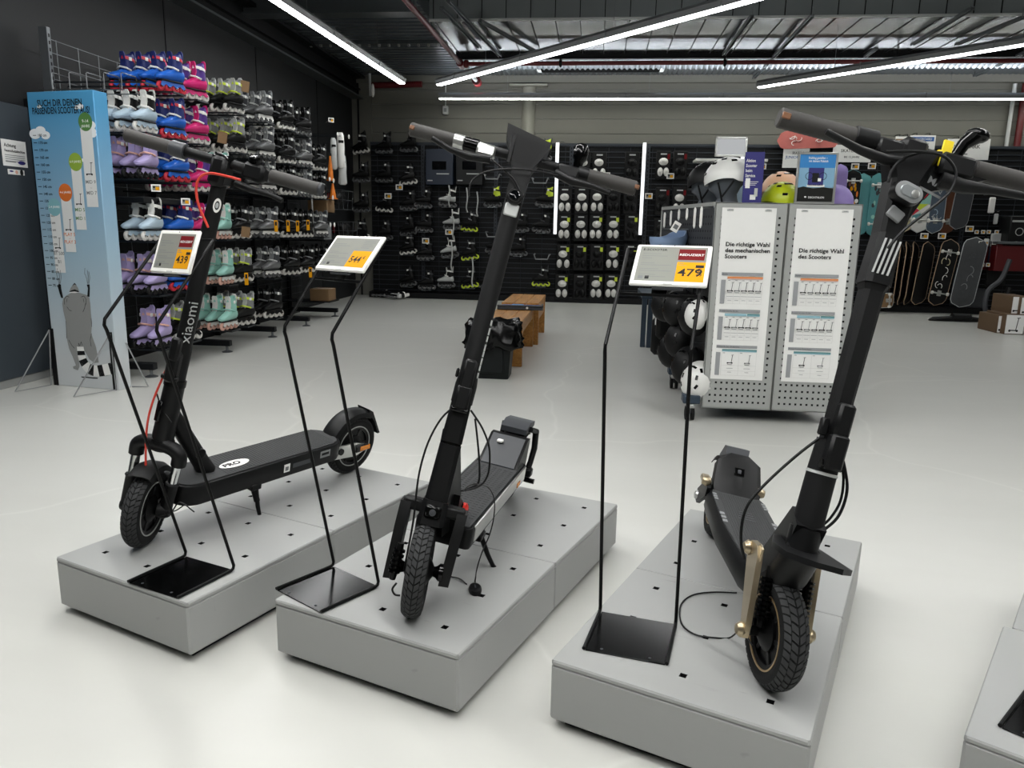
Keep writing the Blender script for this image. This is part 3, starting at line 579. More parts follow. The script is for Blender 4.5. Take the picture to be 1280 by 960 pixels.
g.text('PRO', .028, basis((.646, .029, .2078), (-1, 0, 0), (0, -1, 0), (0, 0, 1)), 'ink', bold=.045, sx=1.3); g.box((.585, .0285, .2074), (.625, .0305, .2078), 'ink_soft'); A.part(g, 'deck_badge', d_, label='white oval badge reading PRO')
g = G(); g.box((.405, .0875, .150), (.432, .0888, .182), 'paper'); g.box((.411, .0885, .156), (.426, .0892, .172), 'ink_soft'); g.box((.205, .0875, .162), (.256, .0888, .190), 'mid_grey', .0005); g.box((.212, .0886, .172), (.249, .0892, .182), 'ink'); g.box((.3, .0875, .158), (.39, .0882, .176), 'dark_grey'); A.part(g, 'side_sticker', d_)
g = G(); g.cyl((.555, .07, .13), (.544, .088, .07), .011, 10, 'black_metal'); g.tube([(.548, .082, .12), (.541, .09, .05), (.535, .098, .012), (.522, .104, .007), (.508, .106, .008)], [.0085, .008, .007, .0065, .006], 10, 'black_metal'); g.box((.53, .06, .115), (.575, .092, .14), 'black_metal', .004); A.part(g, 'kickstand')
A.fender(False, -5, 116, .044, 'rear_fender', 'black_plastic', .158)
M_ = A.W(False)
g = G(); g.prism([(-.052, -.034, .286), (-.078, -.034, .27), (-.132, -.03, .165), (-.12, -.03, .163), (-.092, -.034, .225), (-.06, -.034, .262)], (0, .068, 0), 'black_plastic'); A.part(g, 'mud_flap')
for sd in (-1, 1):
    g = G(); y0 = .046*sd; P = [(.15, y0, .165), (.02, y0, .158), (-.03, y0, .14), (-.03, y0, .112), (.02, y0, .098), (.15, y0, .112)]; g.prism(P, (0, .008*sd, 0), 'silver'); g.cyl((.11, y0, .14), (.11, y0+.014*sd, .14), .014, 16, 'black_plastic'); o = A.part(g, 'rear_arm', label='silver rear arm plate')
    g = G(); g.box((-.045, min(y0+.008*sd, y0+.02*sd), .115), (.03, max(y0+.008*sd, y0+.02*sd), .147), 'black_plastic', .006); g.box((-.05, min(y0+.012*sd, y0+.023*sd), .12), (.01, max(y0+.012*sd, y0+.023*sd), .142), 'amber', .004); g.build('side_reflector', o)
A.grips([(0, .30, .0205, .0205, 'grip_rubber', 'grip'), (.235, .31, .024, .024, 'dark_grey', 'twist_collar'), (.30, .70, .0155, .0155, 'black_matte', 'handlebar'), (.74, .99, .0205, .0205, 'grip_rubber', 'grip'), (.985, 1.0, .0195, .0195, 'dark_grey', 'bar_end')])
g = G(A.T); g.obox(A.bp(.665, (.0, 0, -.004)), (Vector((1, 0, 0)), (A.bar1-A.bar0).normalized(), Vector((0, 0, 1))), (.026, .035, .026), 'black_plastic', .01); g.tube([A.bp(.6, (.02, 0, -.05)), A.bp(.68, (.035, 0, -.055)), A.bp(.78, (.04, 0, -.055)), A.bp(.85, (.04, 0, -.062))], [.011, .011, .007, .008], 10, 'black_matte'); g.box((-.02, 0, 0), (.02, 0.03, .03), 'black_plastic', .006, Matrix.Translation(A.bp(.64, (0, 0, .01)))); A.part(g, 'brake_lever')
g = G(A.T); g.lathe(A.bp(.655, (.0, 0, .02)), (.3, 0, 1), [(.016, 0), (.022, .008), (.018, .02), (.006, .026)], 18, 'black_gloss'); g.tube([A.bp(.655, (.01, 0, .035)), A.bp(.7, (.03, 0, .042))], [.004, .007], 8, 'black_metal'); A.part(g, 'bell')
q = lambda x, y: (140+x/4.571, 140+y/4.571)
A.cable([A.st(*q(x, y), .05) for x, y in [(735, 388), (660, 368), (560, 350), (505, 372), (482, 430), (495, 530), (550, 660)]], .004, 'cable_red')
A.cable([A.st(*p, .036) for p in [(207, 463), (190, 505), (183, 540), (182, 590)]], .0035, 'cable_red', 'brake_hose')
A.cable([A.st(*p, .04) for p in [(243, 640), (225, 628), (214, 640), (200, 645)]], .0022)
A.cable([A.st(*p, .03) for p in [(196, 492), (202, 510), (214, 528)]], .0025)
A.cable([A.lo(*p, .05) for p in [(243, 608), (236, 625), (222, 637), (212, 640)]], .0022, T=Matrix())

# ---- middle scooter: wide fork blades, V-shaped head, silver deck sides
B = Scooter('B', 'electric_scooter', 'black electric scooter with V-shaped head and silver deck sides, middle plinth', (.891, 0, .30), (-.201, 2.127, 1.399), (-.511, 2.099, 1.474), (.11, 2.154, 1.327), 14.5)
B.wheel(True, 'dark_grey', .0285); B.wheel(False, 'dark_grey')
def rbox(g, a0, a1, w0, w1, d0, d1, m, f0=0., f1=0., ch=.012):
    R = []
    for z, w, d, f in ((a0, w0, d0, f0), (a1, w1, d1, f1)):
        c = min(ch, w*.4, d*.4); R.append([(f+d, -w+c, z), (f+d, w-c, z), (f+d-c, w, z), (f-d+c, w, z), (f-d, w-c, z), (f-d, -w+c, z), (f-d+c, -w, z), (f+d-c, -w, z)])
    return g.loft(R, m)
g = G(B.T); rbox(g, .01, .165, .031, .029, .029, .027, 'black_plastic'); rbox(g, .165, .172, .027, .027, .025, .025, 'black_gloss'); rbox(g, .172, .285, .029, .027, .027, .026, 'black_plastic'); rbox(g, .0, .012, .029, .029, .027, .027, 'black_gloss'); B.part(g, 'head_tube')
g = G(B.T); g.tube([(0, 0, .28), (0, 0, .33), (0, 0, .36), (0, 0, B.S*.8), (0, 0, B.S-.03)], [.030, .03, .0265, .0255, .023], 20, 'black_matte'); stem = B.part(g, 'stem')
g = G(B.T); g.box((.022, -.02, .265), (.052, .02, .33), 'black_plastic', .007); g.box((.026, -.017, .32), (.05, .017, .40), 'black_plastic', .006); g.cyl((.035, -.022, .262), (.035, .022, .262), .009, 12, 'black_gloss'); g.box((.02, -.034, .345), (.04, -.026, .37), 'black_plastic', .003); B.part(g, 'folding_latch')
g = G(B.T); rbox(g, -.055, .01, .037, .034, .036, .034, 'black_plastic', .008, .0); g.box((.03, -.022, -.035), (.052, .022, .0), 'black_gloss', .006); g.lathe((.052, 0, -.018), (1, 0, 0), [(.009, 0), (.009, .003), (.004, .004)], 14, 'dark_grey'); B.part(g, 'fork_crown')
ax_ = B.TI.to_3x3() @ B.ax; axl = B.TI @ B.wc
for sd in (-1, 1):
    top = Vector((-.02, sd*.078, -.01)); bot = axl+ax_*(.075*sd)+Vector((-.03, 0, -.035)); d = (bot-top); u = d.normalized(); fw_ = (Vector((1, 0, 0))-u*u.x).normalized()
    P = [top+fw_*.04, top+fw_*.055+d*.3, bot+fw_*.04, bot-fw_*.025, bot-fw_*.045-d*.2, top-fw_*.045]; g = G(B.T); g.prism([p-ax_*(.014) for p in P], ax_*.028, 'black_plastic'); g.box((-.03, -.03, -.02), (.02, .03, .012), 'black_plastic', .006, Matrix.Translation(Vector((-.0, sd*.055, -.01)))); B.part(g, 'fork_blade')
    g = G(B.T); c = axl+ax_*(.035*sd); g.lathe(c, ax_*sd, [(.012, 0), (.016, .012), (.024, .02), (.024, .03), (.010, .033)], 16, 'black_gloss'); B.part(g, 'axle_nut')
g = G(B.T); c = axl+ax_*(-.062)+Vector((.035, 0, .02)); g.tube([c+Vector((0, 0, .05)), c, c+Vector((-.01, 0, -.05))], [.009, .013, .009], 10, 'black_metal')
for k in range(5): g.ring(c+Vector((0, 0, .03-k*.014)), (0, 0, 1), [(.01, -.003), (.016, -.003), (.016, .003), (.01, .003)], 14, 'black_gloss')
B.part(g, 'brake_arm')
g = G(); g.prism([(.89, -.022, .30), (.86, -.022, .5), (.84, -.022, .5), (.70, -.022, .215), (.70, -.022, .17), (.86, -.022, .19)], (0, .044, 0), 'black_plastic'); g.prism([(.80, -.04, .2), (.80, -.04, .3), (.69, -.04, .205), (.69, -.04, .18)], (0, .08, 0), 'black_plastic'); B.part(g, 'neck')
g = G(); c = Vector((.758, .042, .245)); g.lathe(c, (.1, 1, 0), [(.013, 0), (.013, .01), (.009, .014)], 16, 'red_button', Matrix.Translation(c) @ Matrix.Diagonal((1, 1, 1.5, 1)) @ Matrix.Translation(-c)); g.lathe(c-Vector((0, .004, 0)), (0, 1, 0), [(.019, 0), (.019, .006)], 16, 'black_gloss'); B.part(g, 'hinge_release', label='small red release button')
dk, out = B.deck(.13, .79, .088, .128, .20, 'black_plastic', round_=.02)
for sd in (-1, 1): g = G(); g.box((.16, .0865*sd-.004, .150), (.755, .0865*sd+.004, .202), 'silver', .003); o = B.part(g, 'side_rail', dk, label='bright silver deck side rail')
g = G(); g.box((.235, .0905, .155), (.275, .093, .172), 'amber', .002); B.part(g, 'side_reflector', dk)
g = G().loft([out(.012, .199), out(.012, .204), out(.015, .2052)], 'deck_rubber')
for k in range(26):
    for j in range(7): g.box((.26+k*.018, -.068+j*.0205, .2046), (.271+k*.018, -.055+j*.0205, .2062), 'deck_rib')
B.part(g, 'deck_mat', dk)
g = G(); g.prism([(.245, -.072, .2), (.12, -.072, .285), (.09, -.072, .285), (.09, -.072, .16), (.14, -.072, .15)], (0, .144, 0), 'black_plastic'); g.prism([(.24, -.062, .206), (.126, -.062, .284), (.124, -.062, .287), (.24, -.062, .209)], (0, .124, 0), 'dark_grey'); g.box((.148, -.034, .266), (.166, -.012, .276), 'white_plastic', .002); B.part(g, 'footrest')
B.fender(False, 20, 108, .045, 'rear_fender', 'black_plastic', .162)
g = G(); g.prism([(.07, -.05, .305), (.02, -.05, .322), (-.055, -.05, .312), (-.055, -.05, .295), (.07, -.05, .285)], (0, .1, 0), 'dark_grey'); B.part(g, 'fender_pad')
g = G(); g.tube([(.03, .055, .30), (-.03, .066, .28), (-.04, .07, .21), (-.01, .07, .16), (.0, .066, .127)], [.011, .013, .012, .011, .012], 10, 'black_plastic'); g.box((-.02, .05, .105), (.02, .085, .14), 'black_metal', .006); g.cyl((.0, .06, .09), (.0, .1, .09), .01, 10, 'black_gloss'); g.tube([(.0, -.055, .30), (-.0, -.06, .2), (.0, -.055, .127)], .011, 8, 'black_plastic'); B.part(g, 'rear_stay')
g = G(); g.box((.62, .06, .112), (.67, .09, .135), 'black_metal', .004); g.tube([(.645, .078, .13), (.625, .108, .06), (.61, .128, .02), (.6, .142, .006), (.57, .158, .006)], [.0085, .0075, .007, .0065, .006], 10, 'black_metal'); B.part(g, 'kickstand')
z = B.S
g = G(B.T); P = [(-.066, z+.075), (.06, z+.052), (.058, z+.03), (.027, z-.03), (.024, z-.12), (-.024, z-.12), (-.026, z-.03), (-.062, z+.045)]
g.prism([(-.03, y, a) for y, a in P], (.062, 0, 0), 'black_plastic'); g.add([(.034, -.05, z+.056), (.034, .046, z+.04), (.034, .022, z-.022), (.034, -.022, z-.02)], [(0, 1, 2, 3)], 'black_matte'); g.box((.03, -.006, z-.03), (.037, .006, z+.05), 'black_plastic', .002, Matrix.Translation((0, -.04, 0))); B.part(g, 'display_head')
cz = B.st(643, 247, .03).z
g = G(B.T); g.lathe((.015, 0, cz), (1, 0, .15), [(.018, 0), (.022, .012), (.022, .02), (.017, .025)], 20, 'black_plastic'); g.lathe((.038, 0, cz+.003), (1, 0, .15), [(.0165, 0), (.013, .006), (.003, .008)], 20, 'visor'); B.part(g, 'headlight')
cz2 = B.st(639, 262, .03).z; g = G(B.T); g.box((.022, -.019, cz2-.017), (.030, .019, cz2+.017), 'light_grey', .003); B.part(g, 'front_reflector', label='pale square reflector')
B.grips([(0, .2, .019, .0185, 'grip_rubber', 'grip'), (.19, .235, .0205, .0205, 'silver', 'grip_band'), (.235, .30, .0195, .0195, 'black_gloss', 'twist_collar'), (.28, .78, .0135, .0135, 'black_matte', 'handlebar'), (.765, .99, .019, .0205, 'grip_rubber', 'grip'), (.73, .78, .02, .02, 'black_plastic', 'grip_collar')])
for t in (.012, .988):
    g = G(B.T); p = B.bp(t); g.box((.012, -.007, -.006), (.021, .007, .006), 'amber_dim', .002, Matrix.Translation(p)); B.part(g, 'turn_signal')
g = G(B.T); g.obox(B.bp(.335, (.008, 0, -.008)), (Vector((1, 0, 0)), (B.bar1-B.bar0).normalized(), Vector((0, 0, 1))), (.018, .026, .017), 'silver', .006); g.tube([B.bp(.36, (.02, 0, -.03)), B.bp(.27, (.03, 0, -.04)), B.bp(.19, (.038, 0, -.036)), B.bp(.11, (.04, 0, -.02))], [.012, .011, .008, .007], 10, 'black_plastic'); B.part(g, 'brake_lever')
g = G(B.T); g.obox(B.bp(.69, (.008, 0, -.008)), (Vector((1, 0, 0)), (B.bar1-B.bar0).normalized(), Vector((0, 0, 1))), (.018, .03, .017), 'black_plastic', .006); g.tube([B.bp(.64, (.02, 0, -.02)), B.bp(.72, (.03, 0, -.034)), B.bp(.8, (.036, 0, -.034)), B.bp(.88, (.038, 0, -.04))], [.012, .012, .008, .006], 10, 'black_plastic'); B.part(g, 'brake_lever')
g = G(B.T); c = B.bp(.725); g.lathe(c, (0, 0, 1), [(.012, .0), (.014, .03), (.02, .04), (.02, .068), (.014, .078), (.004, .082)], 18, 'black_gloss'); B.part(g, 'bell')
q = lambda x, y: (500+x/4, 140+y/4)
B.cable([B.st(*q(x, y), .05) for x, y in [(455, 235), (520, 290), (570, 340), (600, 400)]]); B.cable([B.st(*q(x, y), .055) for x, y in [(790, 320), (700, 298), (560, 285), (430, 300), (365, 340), (345, 390), (345, 420)]])
q = lambda x, y: (470+x/3.31, 490+y/3.31)
B.cable([B.st(*q(x, y), .035) for x, y in [(330, 55), (270, 110), (215, 210), (180, 330), (165, 440), (155, 530), (135, 640), (115, 740)]]); B.cable([B.st(*q(x, y), .02) for x, y in [(392, 75), (440, 150), (468, 230), (468, 320), (445, 375), (400, 400), (355, 408)]]); B.cable([B.st(*q(x, y), .015) for x, y in [(410, 110), (420, 200), (428, 300), (425, 370), (395, 395), (350, 410)]])
B.cable([B.st(*q(x, y), .04) for x, y in [(85, 790), (68, 815), (78, 838), (100, 842)]])
g = G(B.T)
for k, (x, y) in enumerate([(617, 405), (612, 415), (609, 424), (606, 435), (604, 443), (601, 452), (599, 460), (595, 470)]):
    n = Vector((math.cos(1.2), math.sin(1.2), 0)); c = Vector((0, 0, B.st(x, y, .0).z)); sd = Vector((0, 0, 1)).cross(n); g.obox(c+n*.0262, (sd, Vector((0, 0, 1)), n), (.0045, .0075+.002*(k % 2), .0005), 'light_grey')
B.part(g, 'stem_lettering', stem, label='column of small pale letter blocks')

# ---- right scooter: champagne suspension links, heavy tapered stem
D = Scooter('C', 'electric_scooter', 'black off-road electric scooter with champagne gold fork links, right plinth', (.88, 0, .358), (.69, 1.85, 1.396), (.395, 1.832, 1.470), (.985, 1.868, 1.328), 9)
D.wc = Vector((D.L, 0, WR)); D.ax = (Matrix.Rotation(math.radians(5), 3, 'X') @ D.ax)
def _W(front, S=D):
    return basis(S.wc, S.wf, S.ax, S.wf.cross(S.ax)) if front else basis((0, .0, WR), (1, 0, 0), (0, 1, 0), (0, 0, 1))
D.W = _W
D.wheel(True, 'gold_line', .031); D.wheel(False, 'gold_line', .031)
g = G(D.T); g.tube([(0, 0, -.02), (0, 0, .03)], [.036, .036], 22, 'black_plastic'); g.tube([(0, 0, .032), (0, 0, .155)], [.034, .033], 22, 'black_matte'); g.ring((0, 0, .158), (0, 0, 1), [(.028, -.003), (.0345, -.003), (.0345, .003), (.028, .003)], 24, 'light_grey'); g.tube([(0, 0, .162), (0, 0, .235)], [.033, .030], 22, 'black_matte'); D.part(g, 'head_tube')
g = G(D.T); rbox(g, .23, .58, .0215, .024, .0215, .026, 'black_matte', 0, 0, .01); rbox(g, .58, .60, .024, .03, .026, .03, 'black_matte', 0, .0, .01); stem = D.part(g, 'stem')
g = G(D.T); z = D.S; rbox(g, .595, .71, .031, .027, .034, .03, 'black_plastic', 0, .0); rbox(g, .71, z-.07, .026, .032, .03, .032, 'black_plastic', 0, 0, .008); rbox(g, z-.07, z+.005, .034, .06, .032, .03, 'black_plastic', 0, .0, .01)
for k in range(4): g.obox((.0345, -.019+k*.011, .655), (Vector((0, 1, 0)), Vector((0, .12, 1)).normalized(), Vector((1, 0, 0))), (.0022, .04, .0008), 'light_grey')
D.part(g, 'stem_head')
g = G(D.T); g.prism([(-.02, -.03, z-.02), (-.02, .2, z-.005), (-.02, .14, z-.035), (-.02, .06, z-.075), (-.02, .025, z-.17), (-.02, -.0, z-.2)], (.03, 0, 0), 'black_plastic'); g.text('MAX', .024, basis((.0105, .05, z-.055), (0, .97, -.22), (0, .22, .97), (1, 0, 0)), 'mid_grey', bold=.02); g.obox((.0105, .06, z-.075), (Vector((0, .97, -.22)), Vector((0, .22, .97)), Vector((1, 0, 0))), (.03, .003, .0006), 'mid_grey'); D.part(g, 'head_gusset')
h_ = D.st(1130, 243, .04); g = G(D.T); Mh = basis((.03, h_.y, h_.z), (0, .97, -.22), (0, .22, .97), (1, 0, 0))
def stad(a, b, zz, n=10): return [(a*sg+b*math.cos(t), b*math.sin(t), zz) for sg, t0 in ((1, -pi/2), (-1, pi/2)) for t in [t0+pi*i/n for i in range(n+1)]]
g.loft([stad(.012, .020, 0), stad(.013, .022, .015), stad(.012, .020, .03)], 'black_plastic', M=Mh); g.loft([stad(.012, .019, .028), stad(.012, .019, .033), stad(.011, .016, .034)], 'mid_grey', M=Mh); g.loft([stad(.010, .013, .033), stad(.009, .011, .037)], 'lens', M=Mh); g.lathe((.012, 0, .036), (0, 0, 1), [(.009, 0), (.009, .003), (.004, .004)], 14, 'silver', Mh); D.part(g, 'headlight')
h2 = D.st(1121, 267, .04); g = G(D.T); g.box((-.018, -.014, 0), (.018, .014, .008), 'mid_grey', .003, basis((.03, h2.y, h2.z), (0, .9, -.4), (0, .4, .9), (1, 0, 0))); D.part(g, 'front_reflector', label='grey square reflector below the lamp')
g = G(D.T); g.box((.02, -.02, .17), (.055, .02, .25), 'black_plastic', .006); g.box((.022, -.018, .245), (.05, .018, .32), 'black_plastic', .006); g.cyl((.035, -.024, .18), (.035, .024, .18), .01, 12, 'black_gloss'); g.box((.01, -.04, .24), (.03, -.024, .28), 'black_plastic', .003); D.part(g, 'folding_latch')
g = G(D.T); P = [(.075, -.062, -.035), (.155, -.028, -.03), (.158, .028, -.03), (.10, .075, -.035), (0, .066, -.03), (-.06, .045, -.02), (-.06, -.045, -.02), (0, -.066, -.03)]; g.prism(P, (0, 0, .012), 'black_plastic'); g.tube([(.02, 0, -.02), (-.03, 0, -.085), (-.04, 0, -.12)], [.04, .045, .03], 12, 'black_plastic'); D.part(g, 'front_fender')
g = G(); g.prism([(.905, -.032, .40), (.87, -.032, .30), (.70, -.036, .155), (.63, -.038, .15), (.63, -.038, .195), (.70, -.036, .225), (.84, -.032, .42)], (0, .066, 0), 'black_plastic'); g.prism([(.85, -.014, .46), (.83, -.014, .44), (.66, -.014, .235), (.66, -.014, .20)], (0, .028, 0), 'dark_grey'); D.part(g, 'neck')
ax_ = D.ax
for sd in (-1, 1):
    c = D.wc+ax_*(.058*sd); p = c+Vector((-.13, 0, .15)); p2 = c+Vector((-.06, 0, .165)); g = G(); 
    g.prism([v+ax_*(.006*sd) for v in (c+Vector((.018, 0, -.012)), c+Vector((.016, 0, .018)), p2+Vector((.010, 0, .0)), p2+Vector((-.012, 0, .016)), p+Vector((.0, 0, .02)), p+Vector((-.018, 0, .006)), p+Vector((-.01, 0, -.016)), c+Vector((-.018, 0, -.008)))], ax_*(.014*sd), 'champagne')
    for v in (c, p): g.lathe(v+ax_*(.018*sd), ax_*sd, [(.017, 0), (.019, .006), (.012, .016), (.006, .017)], 16, 'champagne')
    g.box((-.016, -.003, -.02), (.016, .003, .02), 'champagne', .002, Matrix.Translation(p2+ax_*(.012*sd)))
    D.part(g, 'fork_link', label='champagne gold suspension link')
    g = G(); a, b = c+ax_*(-.012*sd)+Vector((.02, 0, .02)), c+ax_*(-.012*sd)+Vector((-.03, 0, .15)); g.tube([a, b], .008, 10, 'black_metal')
    for k in range(9):
        t = .15+.08*k; w = a.lerp(b, t); g.ring(w, (b-a), [(.010, -.003), (.017, -.003), (.017, .003), (.010, .003)], 16, 'black_gloss')
    D.part(g, 'shock_spring')
yo = .012
def dout(ins, z, x0=.10, x1=.72): return [(x, yo+y*(1-ins*9), z) for x, y in ((x1-ins, .045), (x1-.08, .075), (.42, .098), (.16, .098), (x0+ins, .085), (x0+ins, -.085), (.16, -.098), (.42, -.098), (x1-.08, -.075), (x1-ins, -.045))]
g = G().loft([dout(.03, .11), dout(.012, .125), dout(0, .15), dout(0, .175), dout(.014, .195)], 'black_plastic'); dk = D.part(g, 'deck')
g = G().loft([dout(.016, .1945), dout(.017, .199), dout(.02, .2005)], 'deck_rubber')
for k in range(17): g.box((.16, yo-.064+k*.0078, .2003), (.60, yo-.0605+k*.0078, .2017), 'deck_rib')
for sd in (-1, 1):
    for k in range(3): g.box((.34+k*.03, yo+sd*.078-.007, .199), (.36+k*.03, yo+sd*.078+.007, .2012), 'mid_grey'); g.box((.17+k*.022, yo+sd*.078-.006, .199), (.185+k*.022, yo+sd*.078+.006, .2012), 'mid_grey')
for k in range(4): g.box((.30+k*.02, yo-.02-k*.004, .2015), (.306+k*.02, yo+.02, .2022), 'dark_grey', 0, Matrix())
D.part(g, 'deck_mat', dk)
g = G(); R = []
for x, z, w, th in ((.15, .185, .07, .02), (.12, .215, .078, .03), (.055, .285, .07, .04), (.03, .295, .05, .05)): R.append([(x, yo-w, z), (x, yo-w+.02, z+.012), (x, yo+w-.02, z+.012), (x, yo+w, z), (x-th, yo+w, z-.03), (x-th, yo-w, z-.03)])
g.loft(R, 'black_plastic'); g.obox((.0875, yo, .2625), (Vector((0, 1, 0)), Vector((-.68, 0, .73)), Vector((.73, 0, .68))), (.017, .015, .0025), 'black_gloss', .002); g.obox((.0895, yo, .2645), (Vector((0, 1, 0)), Vector((-.68, 0, .73)), Vector((.73, 0, .68))), (.006, .008, .0025), 'dark_grey', .002); D.part(g, 'footrest')
D.fender(False, 35, 130, .05, 'rear_fender', 'black_plastic', .155)
g = G(); g.prism([(.03, yo-.045, .29), (-.02, yo-.035, .315), (-.09, yo-.03, .30), (-.14, yo-.03, .25), (-.12, yo-.03, .24), (.03, yo-.045, .26)], (0, .075, 0), 'dark_grey'); D.part(g, 'fender_pad')
for sd in (-1, 1):
    g = G(); y0 = sd*.072; g.prism([(.13, y0, .20), (.10, y0, .225), (-.02, y0, .145), (-.025, y0, .11), (.02, y0, .105), (.13, y0, .17)], (0, .012*sd, 0), 'black_metal'); D.part(g, 'rear_arm'); g = G(); c = Vector((.11, y0+.006*sd, .215)); g.lathe(c, (0, sd, 0), [(.016, 0), (.018, .01), (.012, .024), (.005, .025)], 14, 'champagne'); g.box((.06, min(y0, y0+.03*sd), .205), (.12, max(y0, y0+.03*sd), .225), 'champagne', .005); g.lathe((0, y0+.01*sd, .127), (0, sd, 0), [(.016, 0), (.014, .01), (.006, .012)], 14, 'silver'); D.part(g, 'rear_link', label='champagne gold rear suspension link')
D.grips([(0, .30, .0225, .0215, 'grip_rubber', 'grip'), (.285, .37, .026, .026, 'black_plastic', 'twist_collar'), (.36, .47, .0165, .0175, 'black_matte', 'handlebar'), (.53, .74, .0175, .0165, 'black_matte', 'handlebar'), (.74, 1.0, .021, .0225, 'grip_rubber', 'grip')])
g = G(D.T); p = D.bp(0); g.box((.006, -.002, -.008), (.0235, .018, .007), 'amber_dim', .002, Matrix.Translation(p+Vector((0, .004, 0)))); D.part(g, 'turn_signal')
d = (D.bar1-D.bar0).normalized()
g = G(D.T); g.obox(D.bp(.415, (.008, 0, -.012)), (Vector((1, 0, 0)), d, Vector((0, 0, 1))), (.022, .03, .02), 'black_plastic', .006); g.tube([D.bp(.47, (.02, 0, -.03)), D.bp(.40, (.03, 0, -.042)), D.bp(.3, (.04, 0, -.04)), D.bp(.2, (.045, 0, -.028)), D.bp(.16, (.045, 0, -.022))], [.012, .013, .010, .008, .007], 10, 'black_plastic'); D.part(g, 'brake_lever')
g = G(D.T); g.obox(D.bp(.50, (0, 0, .003)), (Vector((1, 0, 0)), d, Vector((0, 0, 1))), (.03, .03, .022), 'black_plastic', .01); g.obox(D.bp(.665, (.008, 0, -.012)), (Vector((1, 0, 0)), d, Vector((0, 0, 1))), (.024, .04, .024), 'black_plastic', .007); g.tube([D.bp(.62, (.02, 0, -.05)), D.bp(.7, (.03, 0, -.055)), D.bp(.8, (.04, 0, -.05)), D.bp(.95, (.045, 0, -.045))], [.02, .016, .010, .008], 10, 'black_matte'); D.part(g, 'brake_lever')
g = G(D.T); c = D.bp(.66, (.01, 0, .012)); g.tube([c, c+Vector((.0, .01, .03)), c+Vector((0, .03, .055))], [.012, .014, .02], 12, 'black_gloss'); g.ell(c+Vector((0, .035, .058)), (.022, .026, .016), 14, 8, 'black_gloss'); D.part(g, 'bell')
g = G(D.T); c = D.bp(.615); g.obox(c+Vector((.021, 0, .008)), (d, Vector((0, 0, 1)), Vector((1, 0, 0))), (.011, .03, .003), 'tag_yellow', .001); g.ring(c, d, [(.018, -.009), (.0215, -.009), (.0215, .009), (.018, .009)], 20, 'tag_yellow'); D.part(g, 'warning_tag', label='yellow tag wrapped round the bar')
q = lambda x, y: (960+x/4, 120+y/4)
D.cable([D.st(*q(x, y), .06) for x, y in [(590, 278), (720, 275), (850, 290), (915, 330), (940, 400), (900, 490), (780, 590), (680, 670), (600, 760)]], .0034); D.cable([D.st(*q(x, y), .05) for x, y in [(600, 430), (620, 370), (680, 310), (780, 280), (870, 285)]], .0034)
q = lambda x, y: (850+x/2.742, 520+y/2.742)
D.cable([D.st(*q(x, y), .03) for x, y in [(478, 75), (400, 135), (300, 225), (235, 300), (212, 370), (210, 440), (222, 490)]], .0034); D.cable([D.st(*q(x, y), .02) for x, y in [(542, 95), (565, 180), (572, 260), (545, 340), (500, 385), (470, 400)]], .0034); D.cable([D.st(*q(x, y), .01) for x, y in [(545, 130), (560, 210), (550, 290), (515, 350), (475, 385)]], .003)
# loose security leads: they lie on the plinth tops
def on_plinth(u, v): p = onZ(u, v, PH+.004); return p
q2 = lambda x, y: (850+x/2.742, 520+y/2.742)
lead = [on_plinth(*q2(x, y)) for x, y in [(195, 606), (110, 604), (40, 615), (2, 650), (5, 710), (50, 748), (120, 760), (170, 760)]]
lead += [lead[-1].lerp(D.M @ (D.wc+D.ax*-.05), .5)+Vector((0, 0, .01)), D.M @ (D.wc+D.ax*-.05)+Vector((0, 0, -.04))]
tag(G().tube(bez(lead, 50), .0022, 7, 'black_plastic').build('security_cable'), 'thin black security cable looping on the right plinth beside the front wheel', 'cable')
c = on_plinth(594, 738); t = thing('security_sensor', 'black oval security sensor on a lead lying on the middle plinth', 'security sensor', basis(c, Vector((.25, -.97, 0)).normalized(), Vector((.97, .25, 0)).normalized(), (0, 0, 1)))
g = G(); g.loft([[(x*1.5*s_, y*s_, zz) for x, y in [(.021*math.cos(a), .019*math.sin(a)) for a in [2*pi*i/24 for i in range(24)]]] for zz, s_ in ((-.003, .95), (.004, 1.0), (.010, .93), (.013, .75))], 'black_plastic'); g.box((-.012, -.002, .0125), (.01, .002, .0137), 'dark_grey'); g.build('sensor_body', t)
I_ = basis(c, Vector((.25, -.97, 0)).normalized(), Vector((.97, .25, 0)).normalized(), (0, 0, 1)).inverted()
q = lambda x, y: (470+x/3.31, 490+y/3.31)
P = [on_plinth(*q(x, y)) for x, y in [(375, 795), (345, 772), (300, 762)]]; G(I_).tube(bez(P+[P[-1]+Vector((-.03, .01, .0))], 20), .002, 7, 'black_plastic').build('lead', t)
P = [on_plinth(*q(x, y)) for x, y in [(410, 785), (418, 730)]]+[B.M @ B.lo(*q(x, y), .10) for x, y in [(440, 660), (470, 590), (487, 520), (490, 450), (470, 400), (430, 382), (390, 385), (360, 410)]]
G(I_).tube(bez(P, 50), .002, 7, 'black_plastic').build('lead', t)
